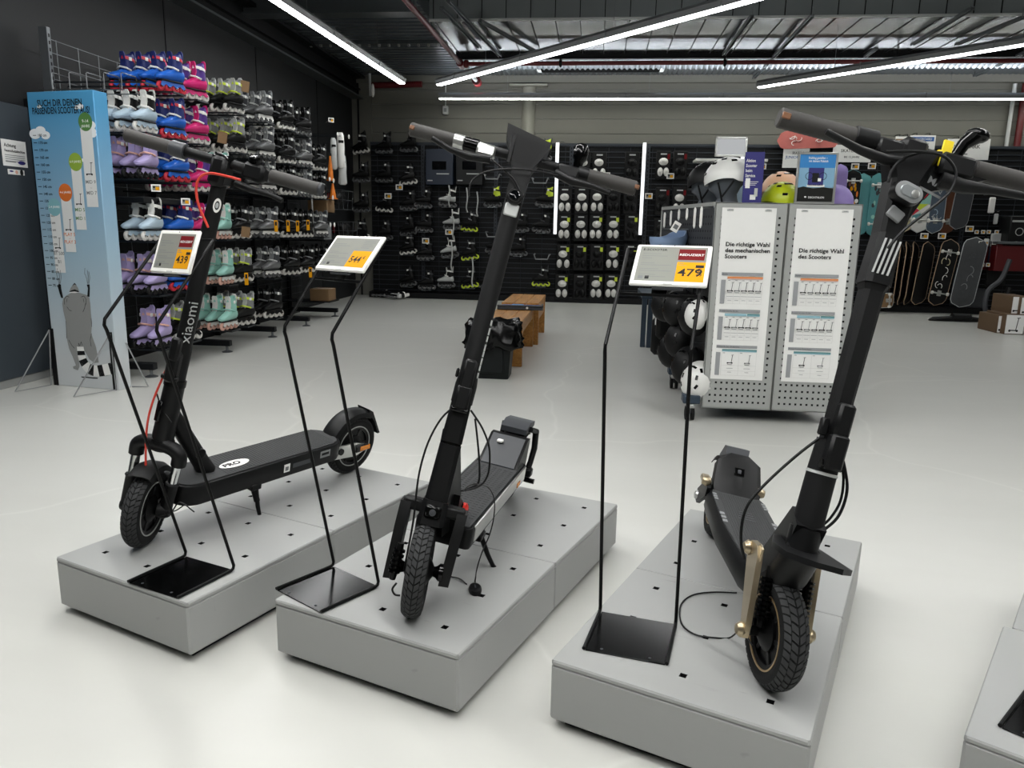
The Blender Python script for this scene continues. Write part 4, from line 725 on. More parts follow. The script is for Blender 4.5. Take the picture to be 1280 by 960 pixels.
# ------------------------------------------------------------------ height chart column (printed cardboard)
a, b = Vector((-3.995, 5.188, 0)), Vector((-3.439, 5.10, 0)); e = (b-a).normalized(); W_, H_ = (b-a).length, 2.09
M = basis(a, e, (-e.y, e.x, 0), (0, 0, 1)); t = thing('height_chart_column', 'tall sky-blue cardboard column with a children height chart and raccoon drawing', 'display column', M)
G().box((0, 0, 0), (W_, .125, H_), 'kiosk_sky', .004).build('cardboard_body', t)
Fm = basis((0, -.0015, 0), (1, 0, 0), (0, 0, 1), (0, -1, 0))          # the printed front: x right, y up
def px(u, v): p = (M @ Fm).inverted(); o = p @ CAM; d = p.to_3x3() @ ray(u, v); k = o+d*(-o.z/d.z); return k.x, k.y
kq = lambda x, y: px(20+x/4.5714, 90+y/4.5714)
kq2 = lambda x, y: px(20+x/4.8, 300+y/4.8)
def pol(g, P, m, z=.0005, M_=None): g.add([(x, y, z) for x, y in P], [tuple(range(len(P)))], m, M_ or Fm)
def strip(g, P, w, m, z=.0008, M_=None):
    P = [Vector((x, y)) for x, y in P]
    for p, q in zip(P, P[1:]):
        d = (q-p); 
        if d.length < 1e-6: continue
        n = Vector((-d.y, d.x)).normalized()*w/2; pol(g, [p+n, p-n, q-n, q+n], m, z, M_)
g = G()
x, y = kq(258, 193); g.text('SUCH DIR DEINEN', .062, Fm @ Matrix.Translation((W_*.49, y, .001)), 'ink', 'CENTER', .02, .74); x, y = kq(262, 237); g.text('PASSENDEN SCOOTER AUS!', .062, Fm @ Matrix.Translation((W_*.5, y, .001)), 'ink', 'CENTER', .02, .63)
tick = [(90+3.1*k, 285+43.3*k) for k in range(16)]
for k in range(22):
    zc = 1.80-.05*k; g.box((.02, zc-.002, 0), (.05, zc+.002, .001), 'ink', 0, Fm); g.text(f'{180-5*k} cm', .026, Fm @ Matrix.Translation((.062, zc-.009, .001)), 'ink', bold=.015)
for (cx_, cy_, s_) in ((.04, 1.81, .05), (.13, 1.80, .04), (.09, 1.83, .045), (.10, 1.99, .02), (.42, 1.98, .02), (.45, 1.985, .026), (.55, 1.86, .045), (.58, 1.82, .04), (.54, 1.80, .03), (.40, 1.64, .018), (.43, 1.63, .016), (.36, 1.26, .022)):
    g.ell((min(cx_, W_-s_), cy_, .0003), (s_, s_*.7, .0005), 16, 4, 'cloud', Fm)
def bar_(tl, br, *r): x0, z1 = tl; x1, z0 = br; return (x0, x1, z1, z0, *r)
bars_ = [bar_(kq(367, 320), kq(472, 772), 'kiosk_green', '9-14', 'JAHRE', 'MID 9', 'MID 7', 'ink_soft'), bar_(kq(315, 548), kq(405, 902), 'kiosk_lime', '6-9 JAHRE', '', 'MID 5', 'MID 1', 'kiosk_green'), bar_(kq(257, 722), kq2(362, 73), 'kiosk_orange', '4-6 JAHRE', '', 'PLAY 5', 'PLAY 3', 'kiosk_orange'), bar_(kq(195, 805), kq2(299, 197), 'kiosk_aqua', '2-4 JAHRE', '', 'B1 500', 'B1', 'ink_soft')]
def mini_scooter(g, x, y, s, M_, m='ink', wheels=2):
    strip(g, [(x, y), (x+s*.55, y+.0)], s*.10, m, .0012, M_); strip(g, [(x+s*.5, y), (x+s*.62, y+s*1.1)], s*.07, m, .0012, M_); strip(g, [(x+s*.48, y+s*1.1), (x+s*.78, y+s*1.14)], s*.06, m, .0012, M_)
    for xx in (x-s*.02, x+s*.6): g.ell((xx, y-s*.03, .0012), (s*.12, s*.12, .0004), 12, 3, m, M_)
for x0, x1, z1, z0, m, l1, l2, m1, m2, cm in bars_:
    g.box((x0, z0, 0), (x1, z1, .0008), 'kiosk_white', 0, Fm); cx_ = (x0+x1)/2; g.ell((cx_, z1+.04, .001), (.058, .062, .0006), 24, 4, m, Fm)
    g.text(l1, .03 if l2 else .022, Fm @ Matrix.Translation((cx_, z1+.035, .002)), 'paper', 'CENTER', .01)
    if l2: g.text(l2, .026, Fm @ Matrix.Translation((cx_, z1+.003, .002)), 'paper', 'CENTER', .01)
    h = z1-z0; mini_scooter(g, x0+(x1-x0)*.25, z0+h*.42, (x1-x0)*.72, Fm); g.text(m1, .034, Fm @ Matrix.Translation((cx_, z0+h*.30, .001)), cm, 'CENTER', .01); g.text('–', .03, Fm @ Matrix.Translation((cx_, z0+h*.23, .001)), cm, 'CENTER'); g.text(m2, .034, Fm @ Matrix.Translation((cx_, z0+h*.16, .001)), cm, 'CENTER', .01)
g.box((W_*.42, .075, 0), (W_*.68, .083, .001), 'ink', 0, Fm); g.build('chart_print', t)
# the raccoon, seen from behind, stretching up the column
g = G()
R = lambda P: [kq2(x, y) for x, y in P]
body = R([(300, 335), (330, 318), (352, 312), (385, 318), (425, 330), (440, 345), (446, 380), (450, 440), (456, 500), (452, 560), (462, 590), (480, 640), (492, 700), (497, 735), (470, 738), (440, 715), (410, 660), (395, 640), (372, 652), (378, 700), (382, 760), (372, 782), (345, 772), (342, 760), (360, 752), (340, 700), (318, 650), (305, 590), (303, 540), (298, 485), (285, 430), (278, 380), (284, 350)])
pol(g, body, 'fur_grey', .0006)
for P in ([(258, 262), (250, 275), (262, 320), (272, 348), (284, 348), (272, 290), (270, 268)], [(425, 268), (432, 290), (428, 338), (442, 342), (444, 290), (442, 266)]): pol(g, R(P), 'ink', .0008)
pol(g, R([(318, 312), (330, 285), (352, 258), (372, 285), (382, 312), (352, 305)]), 'fur_grey', .001); pol(g, R([(336, 276), (352, 257), (366, 272), (352, 266)]), 'ink', .0012); pol(g, R([(322, 312), (330, 303), (352, 296), (372, 303), (380, 314), (352, 309)]), 'ink', .0014); pol(g, R([(318, 316), (350, 305), (384, 314), (352, 318)]), 'paper', .0012)
for cx_, cy_, sx_ in ((306, 362, 1), (406, 362, -1)): p = kq2(cx_, cy_); g.ell((p[0], p[1], .0008), (.017, .03, .0004), 14, 3, 'fur_grey', Fm); strip(g, R([(cx_-14*sx_, cy_+25), (cx_-16*sx_, cy_-5), (cx_-2*sx_, cy_-26), (cx_+14*sx_, cy_-20)]), .0035, 'ink', .0012); strip(g, R([(cx_-3*sx_, cy_+12), (cx_+2*sx_, cy_-12)]), .003, 'ink', .0012)
for P in ([(260, 262), (252, 235), (244, 205), (248, 170)], [(262, 262), (262, 220), (258, 185)], [(266, 262), (272, 225), (266, 180)], [(430, 262), (424, 230), (412, 200), (414, 168)], [(433, 262), (434, 215), (428, 180)], [(438, 262), (444, 225), (438, 190)]): strip(g, R(P), .004, 'ink_soft', .001)
for P in ([(306, 400), (320, 420), (334, 426)], [(418, 380), (412, 410), (402, 432)], [(300, 486), (303, 540), (305, 590)], [(452, 470), (455, 520)], [(454, 560), (446, 600), (452, 640)], [(318, 600), (334, 630), (352, 650)], [(376, 640), (376, 618), (384, 636), (392, 610), (398, 632)]): strip(g, R(P), .0035, 'ink', .0012)
spine = bez([Vector((*kq2(x, y), 0)) for x, y in [(386, 640), (392, 680), (402, 720), (430, 765), (475, 785), (520, 782), (578, 770)]], 66); n_s = len(spine)-1
for i in range(n_s):
    p, q = spine[i], spine[i+1]; d = (q-p).normalized(); nn = Vector((-d.y, d.x, 0)); w0, w1 = [.030+.012*min(1, k/n_s*1.6) for k in (i, i+1)]
    pol(g, [(p+nn*w0).xy, (p-nn*w0).xy, (q-nn*w1).xy, (q+nn*w1).xy], 'ink' if int(i/n_s*9.5) % 2 else 'paper', .0015)
g.build('animal_print', t, label='grey raccoon drawing seen from behind')
for cx_, s_ in ((0, -1), (W_, 1)):
    g = G(); g.tube([(cx_+.01*s_, -.006, .42), (cx_-.06*1, -.30, .006), (cx_-.02, -.03, .006), (cx_+.01*s_, -.006, .42)] if s_ < 0 else [(cx_-.03, -.006, .42), (cx_-.11, -.30, .006), (cx_-.02, -.006, .006), (cx_-.03, -.006, .42)], .005, 6, 'mid_grey')
    g.box((cx_-.045 if s_ > 0 else cx_-.02, -.006, 0), (cx_-.018 if s_ > 0 else cx_+.02, .0, .43), 'black_matte'); g.build('stabiliser_stand', t)
g = G(); g.tube([(W_+.006, .10, .34), (W_+.12, .16, .006), (W_+.01, .12, .006)], .005, 6, 'mid_grey'); g.build('stabiliser_stand', t)
# ------------------------------------------------------------------ benches, tray and bin
def bench(y0, y1, x0, x1, h, label, ap=.09):
    t = thing('wooden_bench', label, 'bench', (0, 0, 0), 'wooden try-on benches'); g = G()
    n = 3
    for k in range(n): w = (x1-x0)/n; g.box((x0+k*w+.002, y0, h-.035), (x0+(k+1)*w-.002, y1, h), 'bench_wood', .004)
    g.build('seat', t); G().box((x0+.03, y0+.06, h-.035-ap), (x1-.012, y1-.06, h-.035), 'bench_wood', .003).build('apron', t)
    for y in (y0+.03, y1-.09): G().box((x0+.01, y, 0), (x1-.004, y+.06, h-.035), 'bench_wood', .004).build('leg', t)
bench(6.65, 7.98, -.97, -.615, .42, 'honey-coloured wooden bench behind the black bin, with a tray on it')
bench(8.0, 9.12, -.97, -.57, .45, 'farther wooden bench standing end to end behind the nearer bench', .16)
p = onZ(653, 383, .44); M = Matrix.Translation((p.x, p.y-.1, .421)) @ Matrix.Rotation(.06, 4, 'Z'); t = thing('foot_measure', 'grey and blue foot measuring tray lying across the bench', 'foot measure', M)
g = G(); g.box((-.24, -.1, 0), (.22, .1, .03), 'dark_grey', .008); g.box((-.24, -.1, .03), (.22, -.085, .05), 'dark_grey', .004); g.box((.2, -.1, .03), (.22, .1, .05), 'dark_grey', .004); g.build('tray_body', t)
g = G(); g.box((-.2, -.07, .03), (.19, .085, .038), 'sign_blue', .003); g.box((-.1, -.06, .038), (.02, .06, .046), 'sky_top', .003); g.build('measuring_slide', t, label='blue sliding gauge'); G().cyl((.06, -.1, .024), (.06, -.104, .024), .012, 12, 'white_plastic').build('knob', t)
t = thing('waste_bin', 'dark square waste bin with a black bag folded over its rim', 'bin', (-.81, 6.2, 0))
g = G(); R = [[(sx*w, sy*w*.9, z) for sx, sy in ((-1, -.9), (-.9, -1), (.9, -1), (1, -.9), (1, .9), (.9, 1), (-.9, 1), (-1, .9))] for z, w in ((0, .135), (.006, .138), (.30, .158), (.40, .165))]; g.loft(R, 'bin_dark'); g.box((-.1, -.152, .05), (.1, -.12, .30), 'bin_dark', .01); g.build('bin_body', t)
g = G(); R = []; n = 40
for z, w, amp in ((.26, .225, .022), (.285, .235, .02), (.33, .22, .016), (.40, .222, .014), (.455, .212, .016), (.475, .19, .014), (.46, .16, .012), (.40, .14, .006)):
    ring = []
    for k in range(n):
        a_ = 2*pi*k/n; c_, s_ = math.cos(a_), math.sin(a_); q = w/max(abs(c_), abs(s_))**.75; q += amp*(math.sin(a_*7+z*30)+.7*math.sin(a_*13+z*60)+rnd.uniform(-.5, .5)); ring.append((c_*q, s_*q*.92, z+amp*.7*math.sin(a_*9+1)))
    R.append(ring)
g.loft(R, 'bag_black'); g.build('bin_bag', t, sharp=70)
# ------------------------------------------------------------------ rolling pegboard display with posters
PX0, PX1, PY, PZ0, PZ1 = .735, 1.615, 4.95, .09, 1.40
t = thing('display_trolley', 'grey pegboard display trolley on castors carrying the scooter guide posters', 'display trolley', (0, 0, 0), 'rolling display trolleys')
def pegboard(g, x0, x1, z0, z1, y, cols, row0, row1, edges):
    """perforated sheet: holes are square openings in the sheet, grid of strips"""
    px_ = [x0+.045+k*(x1-x0-.09)/(cols-1) for k in range(cols)]; rows = [z0+.045+k*.042 for k in range(int((z1-z0-.06)/.042))]; h = .0065
    xs = sorted([x0, x1]+[v for c in px_ for v in (c-h, c+h)]); zs = sorted([z0, z1]+[v for c in rows for v in (c-h, c+h)])
    for i in range(len(xs)-1):
        for j in range(len(zs)-1):
            if not (i % 2 and j % 2): g.add([(xs[i], y, zs[j]), (xs[i+1], y, zs[j]), (xs[i+1], y, zs[j+1]), (xs[i], y, zs[j+1])], [(0, 1, 2, 3)], 'pegboard_grey')
for k, (x0, x1) in enumerate(((PX0, 1.172), (1.178, PX1))):
    g = G(); pegboard(g, x0, x1, PZ0, PZ1, PY, 11, 0, 0, 0); g.box((x0, PY+.02, PZ0), (x1, PY+.03, PZ1), 'black_matte')
    for (lo, hi) in (((x0-.001, PY, PZ0), (x0+.004, PY+.035, PZ1)), ((x1-.004, PY, PZ0), (x1+.001, PY+.035, PZ1)), ((x0, PY, PZ1-.004), (x1, PY+.035, PZ1+.002)), ((x0, PY, PZ0-.002), (x1, PY+.035, PZ0+.004))): g.box(lo, hi, 'pegboard_grey')
    g.build('pegboard_panel', t)
g = G(); g.box((PX0-.005, PY+.03, PZ1-.03), (PX0+.02, PY+1.12, PZ1+.002), 'pegboard_grey'); g.box((PX1-.02, PY+.03, PZ1-.03), (PX1, PY+1.12, PZ1+.002), 'pegboard_grey'); g.box((PX0, PY+.03, PZ1-.012), (PX1, PY+1.12, PZ1), 'pegboard_grey'); g.box((PX0+.05, PY+.04, .12), (PX1-.05, PY+1.1, .17), 'frame_blue'); 
for y in (PY+.04, PY+1.08): g.box((PX0+.3, y, .12), (PX0+.34, y+.04, PZ1), 'frame_blue'); g.box((PX1-.34, y, .12), (PX1-.3, y+.04, PZ1), 'frame_blue')
g.build('frame', t)
g = G()
for k in range(24): g.box((PX0+.22, PY+.05+k*.045, .2), (PX0+.225, PY+.062+k*.045, 1.3), 'slat_edge')
g.box((PX0+.225, PY+.04, .2), (PX0+.24, PY+1.1, 1.34), 'slat_dark'); g.build('side_panel', t)
WP, WD = Vector((PX0+.004, PY+.03, 0)), Vector((-.225, 1.18, 0)).normalized(); WN = Vector((-WD.y, WD.x, 0))       # slanting perforated wing on the left
g = G(); g.obox(WP+WD*.6+Vector((0, 0, 1.22)), (WD, WN, Vector((0, 0, 1))), (.6, .006, .165), 'dark_grey'); g.obox(WP+WD*.6+Vector((0, 0, 1.392)), (WD, WN, Vector((0, 0, 1))), (.6, .014, .012), 'pegboard_grey'); g.obox(WP+WD*1.195+Vector((0, 0, 1.22)), (WD, WN, Vector((0, 0, 1))), (.005, .014, .165), 'pegboard_grey')
for i in range(24):
    for j in range(6): g.obox(WP+WD*(.05+.048*i)+WN*.0062+Vector((0, 0, 1.09+.045*j)), (WD, WN, Vector((0, 0, 1))), (.007, .0006, .007), 'black_matte')
g.build('side_wing', t)
def onW(u, v, d): r_ = ray(u, v); k = ((WP+WN*d)-CAM).dot(WN)/r_.dot(WN); return CAM+r_*k
def caster(x, y, par, hh=.115):
    g = G(); g.box((x-.05, y-.035, hh), (x+.06, y+.08, hh+.055), 'frame_blue', .006); o = g.build('castor_bracket', par)
    g = G(); g.box((x-.006, y-.03, .05), (x+.006, y+.03, hh), 'dark_grey'); g.box((x-.028, y-.04, hh-.03), (x+.028, y+.02, hh-.002), 'silver', .006); g.build('castor_fork', o)
    for s_ in (-1, 1):
        g = G(); g.lathe((x+s_*.008, y, .048), (s_, 0, 0), [(.03, 0), (.047, .002), (.047, .02), (.03, .023), (.012, .023)], 20, 'black_rubber'); g.build('castor_wheel', o)
for x, y in ((.66, 4.96), (.66, 5.98), (1.63, 4.98), (1.63, 5.98)): caster(x, y, t)
g = G()
# posters
def poster(x0, x1, label, title, lines_):
    t = thing('guide_poster', label, 'poster', basis((x0, PY-.004, .285), (1, 0, 0), (0, 0, 1), (0, -1, 0)), 'scooter guide posters'); w, h = x1-x0, 1.085
    R = [];
    for k in range(12): y = h*k/11; R.append([(0, y, .002*math.sin(k*.8)), (w, y, .002*math.sin(k*.8+.7))])
    G().loft(R, 'paper', cap=False, closed=False).build('sheet', t)
    g = G(); I = Matrix.Translation((0, 0, .0045))
    for k, s_ in enumerate(lines_): g.text(s_, .036, I @ Matrix.Translation((.035, h-.235-k*.0375-(.03 if len(lines_) == 2 else 0), 0)), 'ink', bold=.022, sx=1.05)
    for zt, top, n, cols in ((.685, 'Kinder', 5, ('poster_orange',)), (.452, 'Freizeit-Scooter Kinder', 5, ('poster_aqua', 'poster_teal')), (.222, 'Freizeit-Scooter Erwachsene', 2, ('poster_teal',))):
        g.quad((.025, zt-.017, 0), (w-.075, 0, 0), (0, .019, 0), 'poster_grey', I); g.text(top, .012, I @ Matrix.Translation((.03, zt-.012, .0006)), 'ink')
        xs = .062; ww = w-.05-xs
        for i, m in enumerate(cols):
            f0, f1 = (0, 1) if len(cols) == 1 else ((0, .62) if i == 0 else (.635, 1)); g.quad((xs+ww*f0, zt-.034, 0), (ww*(f1-f0), 0, 0), (0, .010, 0), m, I); g.quad((xs+ww*f0, zt-.040, 0), (ww*(f1-f0), 0, 0), (0, .006, 0), 'poster_aqua' if m != 'poster_orange' else 'peach', I)
        g.quad((.025, zt-.195, 0), (.028, 0, 0), (0, .150, 0), 'poster_grey', I)
        for i in range(n+1): g.quad((xs+ww*i/n-.0006, zt-.195, 0), (.0012, 0, 0), (0, .15, 0), 'line_grey', I)
        for dz in (.13, .165, .195): g.quad((xs, zt-dz, 0), (ww, 0, 0), (0, .0012, 0), 'line_grey', I)
        for i in range(n):
            x_ = xs+ww*(i+.5)/n; mini_scooter(g, x_-.014, zt-.112, .045, I, 'ink' if (i+n) % 3 else 'ink_soft'); g.quad((x_-.016, zt-.126, 0), (.03, 0, 0), (0, .003, 0), 'ink_soft', I); g.quad((x_-.02, zt-.15, 0), (.04, 0, 0), (0, .0025, 0), 'poster_grey', I); g.quad((x_-.012, zt-.175, 0), (.024, 0, 0), (0, .0025, 0), 'poster_grey', I); g.quad((xs+ww*i/n+.006, zt-.05, 0), (.014, 0, 0), (0, .003, 0), 'ink_soft', I)
    g.build('print', t)
    for x in (.05, w-.05): g = G(); g.box((x-.02, h-.02, .002), (x+.02, h-.008, .006), 'light_grey', .002); g.box((x-.012, h-.014, .006), (x+.012, h-.010, .0065), 'ink_soft'); g.build('adhesive_clip', t)
poster(.775, 1.105, 'white guide poster headed Die richtige Wahl des mechanischen Scooters', '', ['Die richtige Wahl', 'des mechanischen', 'Scooters'])
poster(1.222, 1.562, 'white guide poster headed Die richtige Wahl des Scooters, right board', '', ['Die richtige Wahl', 'des Scooters'])
# helmets: on dummy heads and stacked on the trolley top
def helmet_mesh(g, m, M, strap=True, tilt=0., skate=True):
    """skate helmet, crown up, front +x; open underneath"""
    def shape(q, k=1.): return Vector((q.x*1.12*k, q.y*.92*k, q.z*k))
    out, inn = [], []
    n, mm = 28, 9
    for i in range(mm+1):
        th = pi*.56*i/mm; r1, r2 = [], []
        for k in range(n):
            ph = 2*pi*k/n; lim = 1.0-.10*(abs(math.sin(ph))**3)*(1 if True else 0)+(.05 if math.cos(ph) < -.5 else 0); t_ = th*lim
            q = Vector((math.sin(t_)*math.cos(ph), math.sin(t_)*math.sin(ph), math.cos(t_)))*.125; r1.append(shape(q)); r2.append(shape(q, .93))
        out.append(r1); inn.append(r2)
    g.loft(out+inn[::-1], m, True, M=M)
    for ph, th in ((0.25, .55), (-.25, .55), (.9, .75), (-.9, .75), (2.2, .7), (-2.2, .7), (1.5, .5), (-1.5, .5), (.5, 1.25), (-.5, 1.25)):
        q = shape(Vector((math.sin(th)*math.cos(ph), math.sin(th)*math.sin(ph), math.cos(th)))*.1255); nrm = Vector((q.x/1.25, q.y/.85, q.z)).normalized(); u_ = Vector((0, 0, 1)).cross(nrm).normalized(); g.obox(q, (u_, nrm.cross(u_), nrm), (.016, .0085, .0022), 'black_gloss', .002, M)
def helmet(P, m, label, rz=0., rx=0., ry=0., group=None, strap=True, s=1., tagit=None):
    M = Matrix.Translation(P) @ Matrix.Rotation(rz, 4, 'Z') @ Matrix.Rotation(ry, 4, 'Y') @ Matrix.Rotation(rx, 4, 'X') @ Matrix.Scale(s, 4)
    t = thing('skate_helmet', label, 'helmet', M, group); g = G(); helmet_mesh(g, m, Matrix()); g.build('shell', t)
    if strap:
        g = G()
        for sd in (-1, 1): g.tube([(.03, sd*.105, -.02), (.02, sd*.085, -.10), (.03, sd*.03, -.16)], .006, 6, 'black_matte'); g.tube([(-.06, sd*.1, -.02), (.015, sd*.085, -.1)], .006, 6, 'black_matte')
        g.build('chin_strap', t)
    if tagit: g = G(); g.box((-.025, -.002, -.07), (.025, .002, .0), 'white_plastic', .001, Matrix.Translation(tagit)); g.box((-.015, -.003, -.05), (.015, -.0019, -.02), 'ink_soft', 0, Matrix.Translation(tagit)); g.build('swing_tag', t)
    return t
ZT = PZ1+.002
def head(P, label, rz):
    M = Matrix.Translation(P) @ Matrix.Rotation(rz, 4, 'Z'); g = G()
    R = []
    for z, rx_, ry_, ox in ((0, .075, .07, -.01), (.03, .062, .058, -.012), (.06, .07, .062, 0), (.085, .095, .07, .012), (.11, .102, .075, .008), (.14, .105, .082, 0), (.18, .106, .086, -.002), (.22, .10, .082, -.004), (.25, .08, .066, -.006), (.27, .045, .04, -.008)):
        R.append([(ox+rx_*math.cos(a)*(1.06 if abs(a) < .3 or a > 5.98 else 1), ry_*math.sin(a), z) for a in [2*pi*k/24 for k in range(24)]])
    g.loft(R, 'mannequin', M=M); g.ell((.108, 0, .14), (.02, .014, .022), 10, 6, 'mannequin', M); g.box((.098, -.022, .105), (.106, .022, .112), 'mannequin', .003, M)
    tag(g.build('dummy_head'), label, 'dummy head', 'dummy heads under the helmets')
hp = onY(910, 232, 5.18); helmet((hp.x, 5.18, 1.555), 'helmet_white', 'glossy white skate helmet on a grey dummy head atop the trolley', 2.7, 0, .1, s=1.12); head((hp.x-.01, 5.18, ZT), 'grey dummy head under the white helmet', 2.7)
hp = onY(890, 240, 5.5); helmet((hp.x-.02, 5.5, 1.555), 'helmet_black', 'black skate helmet on a dummy head behind the white one', 2.6, 0, .1, s=1.12); head((hp.x-.03, 5.5, ZT), 'grey dummy head under the black helmet', 2.6)
hp = onY(977, 240, 5.2); helmet((hp.x, 5.2, ZT+.02), 'helmet_lime', 'lime green skate helmet standing on the trolley top', -1.2, 0, 0, s=1.0, strap=False)
hp = onY(977, 222, 5.5); helmet((hp.x, 5.5, ZT+.1), 'helmet_peach', 'peach skate helmet behind the lime green one', -1.2, 0, 0, s=1.05, strap=False); 
g = G().box((hp.x-.09, 5.42, ZT), (hp.x+.09, 5.58, ZT+.1), 'dark_grey', .01); tag(g.build('helmet_riser'), 'dark block lifting the peach helmet', 'riser')
hp = onY(928, 245, 5.35); helmet((hp.x, 5.42, ZT+.02), 'ice_shell', 'pale ice-blue helmet half hidden behind the navy leaflet', 2.6, strap=False)
hp = onY(1047, 240, 5.35); helmet((hp.x, 5.42, ZT+.02), 'violet', 'violet and black helmet half hidden behind the framed poster', 2.0, strap=False)
# navy leaflet, framed poster, white panel
a, b = onY(932, 190, 5.02), onY(951.5, 249, 5.02); g = G(); g.box((a.x, 5.015, ZT), (b.x, 5.025, a.z), 'poster_navy', .001); Mx = basis((a.x, 5.0135, ZT), (1, 0, 0), (0, 0, 1), (0, -1, 0)); w, h = b.x-a.x, a.z-ZT
for k, s_ in enumerate(('Aktion', 'Scooter', 'beim', 'Service')): g.text(s_, .026, Mx @ Matrix.Translation((.008, h-.06-k*.03, 0)), 'paper', bold=.015, sx=.8)
lines(g, Mx, .008, h-.18, w*.7, [1, .9, .8], .01, .003, 'paper'); g.box((.012, .09, 0), (.04, .15, .0005), 'paper', 0, Mx); g.box((.045, .02, 0), (.08, .05, .0005), 'paper', 0, Mx); g.box((.07, .04, 0), (.09, .09, .0005), 'light_grey', 0, Mx); tag(g.build('leaflet'), 'narrow navy blue leaflet standing between white and lime helmets', 'leaflet')
a, b = onY(998, 190, 5.02), onY(1043, 249, 5.02); t = thing('framed_poster', 'silver framed blue poster standing on the trolley above the right board', 'poster', basis((a.x, 5.02, ZT), (1, 0, 0), (0, 0, 1), (0, -1, 0))); w, h = b.x-a.x, a.z-ZT
g = G(); fr = .014
for lo, hi in (((0, 0, -.006), (w, fr, .006)), ((0, h-fr, -.006), (w, h, .006)), ((0, fr, -.006), (fr, h-fr, .006)), ((w-fr, fr, -.006), (w, h-fr, .006))): g.box(lo, hi, 'silver', .002)
g.box((0, 0, -.008), (w, h, -.006), 'mid_grey'); g.build('frame', t)
g = G(); n = 10
for k in range(n): z0 = fr+(h-2*fr)*(.3+.7*k/n); g.box((fr, z0, -.005), (w-fr, fr+(h-2*fr)*(.3+.7*(k+1)/n), 0), 'sky_top' if k > 5 else 'sky_low')
g.prism([(fr, fr, -.005), (w-fr, fr, -.005), (w-fr, h*.3, -.005), (w*.7, h*.33, -.005), (w*.45, h*.3, -.005), (w*.2, h*.34, -.005), (fr, h*.31, -.005)], (0, 0, .0055), 'hill_dark')
g.text('Frühling genießen –', .019, Matrix.Translation((w*.5, h*.87, .0008)), 'paper', 'CENTER', .01, .75); g.text('mit deinem Picknick', .019, Matrix.Translation((w*.52, h*.81, .0008)), 'paper', 'CENTER', .01, .75)
g.box((w*.3, h*.36, 0), (w*.68, h*.7, .001), 'poster_navy'); g.box((w*.4, h*.42, .001), (w*.56, h*.6, .0015), 'ink'); g.ring((w*.32, h*.54, .001), (0, 0, 1), [(.02, 0), (.023, 0), (.023, .0008), (.02, .0008)], 20, 'ink'); g.ring((w*.66, h*.54, .001), (0, 0, 1), [(.02, 0), (.023, 0), (.023, .0008), (.02, .0008)], 20, 'ink'); g.box((w*.54, h*.44, .001), (w*.62, h*.5, .002), 'paper'); g.box((w*.28, h*.33, 0), (w*.72, h*.375, .001), 'paper'); g.text('DECATHLON', .016, Matrix.Translation((w*.54, h*.11, .0012)), 'paper', 'CENTER', .02); g.ell((w*.27, h*.135, .001), (.008, .006, .0005), 12, 3, 'paper'); g.build('poster_print', t)
# helmets and hangers on the trolley's left side
bh = [((836, 297), 5.45, 'helmet_blue', 'pale blue helmet hanging upside down behind the 479 display', (0, .4)), ((872, 395), 5.08, 'helmet_black', 'black helmet hanging beside the white one, upper row of the trolley side', (0, 0)), ((850, 385), 5.45, 'helmet_black', 'black helmet farther along the upper row, behind the 479 display', (0, 0)), ((835, 380), 5.8, 'helmet_black', 'black helmet farthest along the upper row of the trolley side', (0, 0)),
      ((862, 458), 5.2, 'helmet_black', 'large black helmet in the lower row of the trolley side', (0, 0)), ((843, 438), 5.6, 'helmet_black', 'black helmet left of the swing tags in the lower row', (0, 0)), ((853, 425), 5.45, 'helmet_black', 'black helmet with white swing tag hanging in the lower row', (0, 0)), ((873, 394), 5.02, 'helmet_white', 'white helmet edge peeping out beside the pegboard, upper row', (0, 0)), ((879, 478), 5.02, 'helmet_white', 'white helmet hanging lowest beside the pegboard edge', (0, 0))]
for k, ((u, v), y, m, lab, _) in enumerate(bh):
    p = onY(u, v, y); x = min(p.x, .72) if m != 'helmet_blue' else p.x; helmet((x, y+.03, p.z), m, lab, .55+.12*(k % 3), 0, -1.2 if m != 'helmet_blue' else 3.0, 'helmets hung on the trolley side', strap=False, s=.74 if k == 7 else 1., tagit=(.0, -.12, 0) if k in (6,) else None)
    g = G().tube([(PX0+.22, y+.03, p.z+.06), (x-.03, y+.03, p.z+.06), (x-.045, y+.03, p.z+.075)], .004, 6, 'wire'); tag(g.build('display_hook'), f'steel hook carrying the {lab.split(" ")[0]} helmet {["behind the display", "by the white one, upper row", "second along the upper row", "last along the upper row", "nearest in the lower row", "left of the tags, lower row", "with swing tag, lower row", "at the pegboard edge, upper row", "at the pegboard edge, bottom"][k]}', 'hook', 'steel display hooks')
for k, (u, v, L_) in enumerate([(831, 268, .1), (839, 266, .1), (849, 264, .06), (859, 263, .06), (869, 262, .13), (877, 261, .13)]):
    p = onW(u, v, .07); L_ *= .8; g = G(); g.tube([p+Vector((0, 0, .012)), p+WD*.012, p+WD*.012-Vector((0, 0, L_)), p-Vector((0, 0, L_+.012)), p-WD*.012-Vector((0, 0, L_)), p-WD*.012, p+Vector((0, 0, .012))], .005, 6, 'white_plastic'); g.cyl(p+Vector((0, 0, .008)), p-WN*.066+Vector((0, 0, .008)), .004, 6, 'wire')
    tag(g.build('hanger_loop'), f'white plastic hanger loop, {ORD[k]} from the rear of the trolley side', 'hanger', 'white hanger loops')
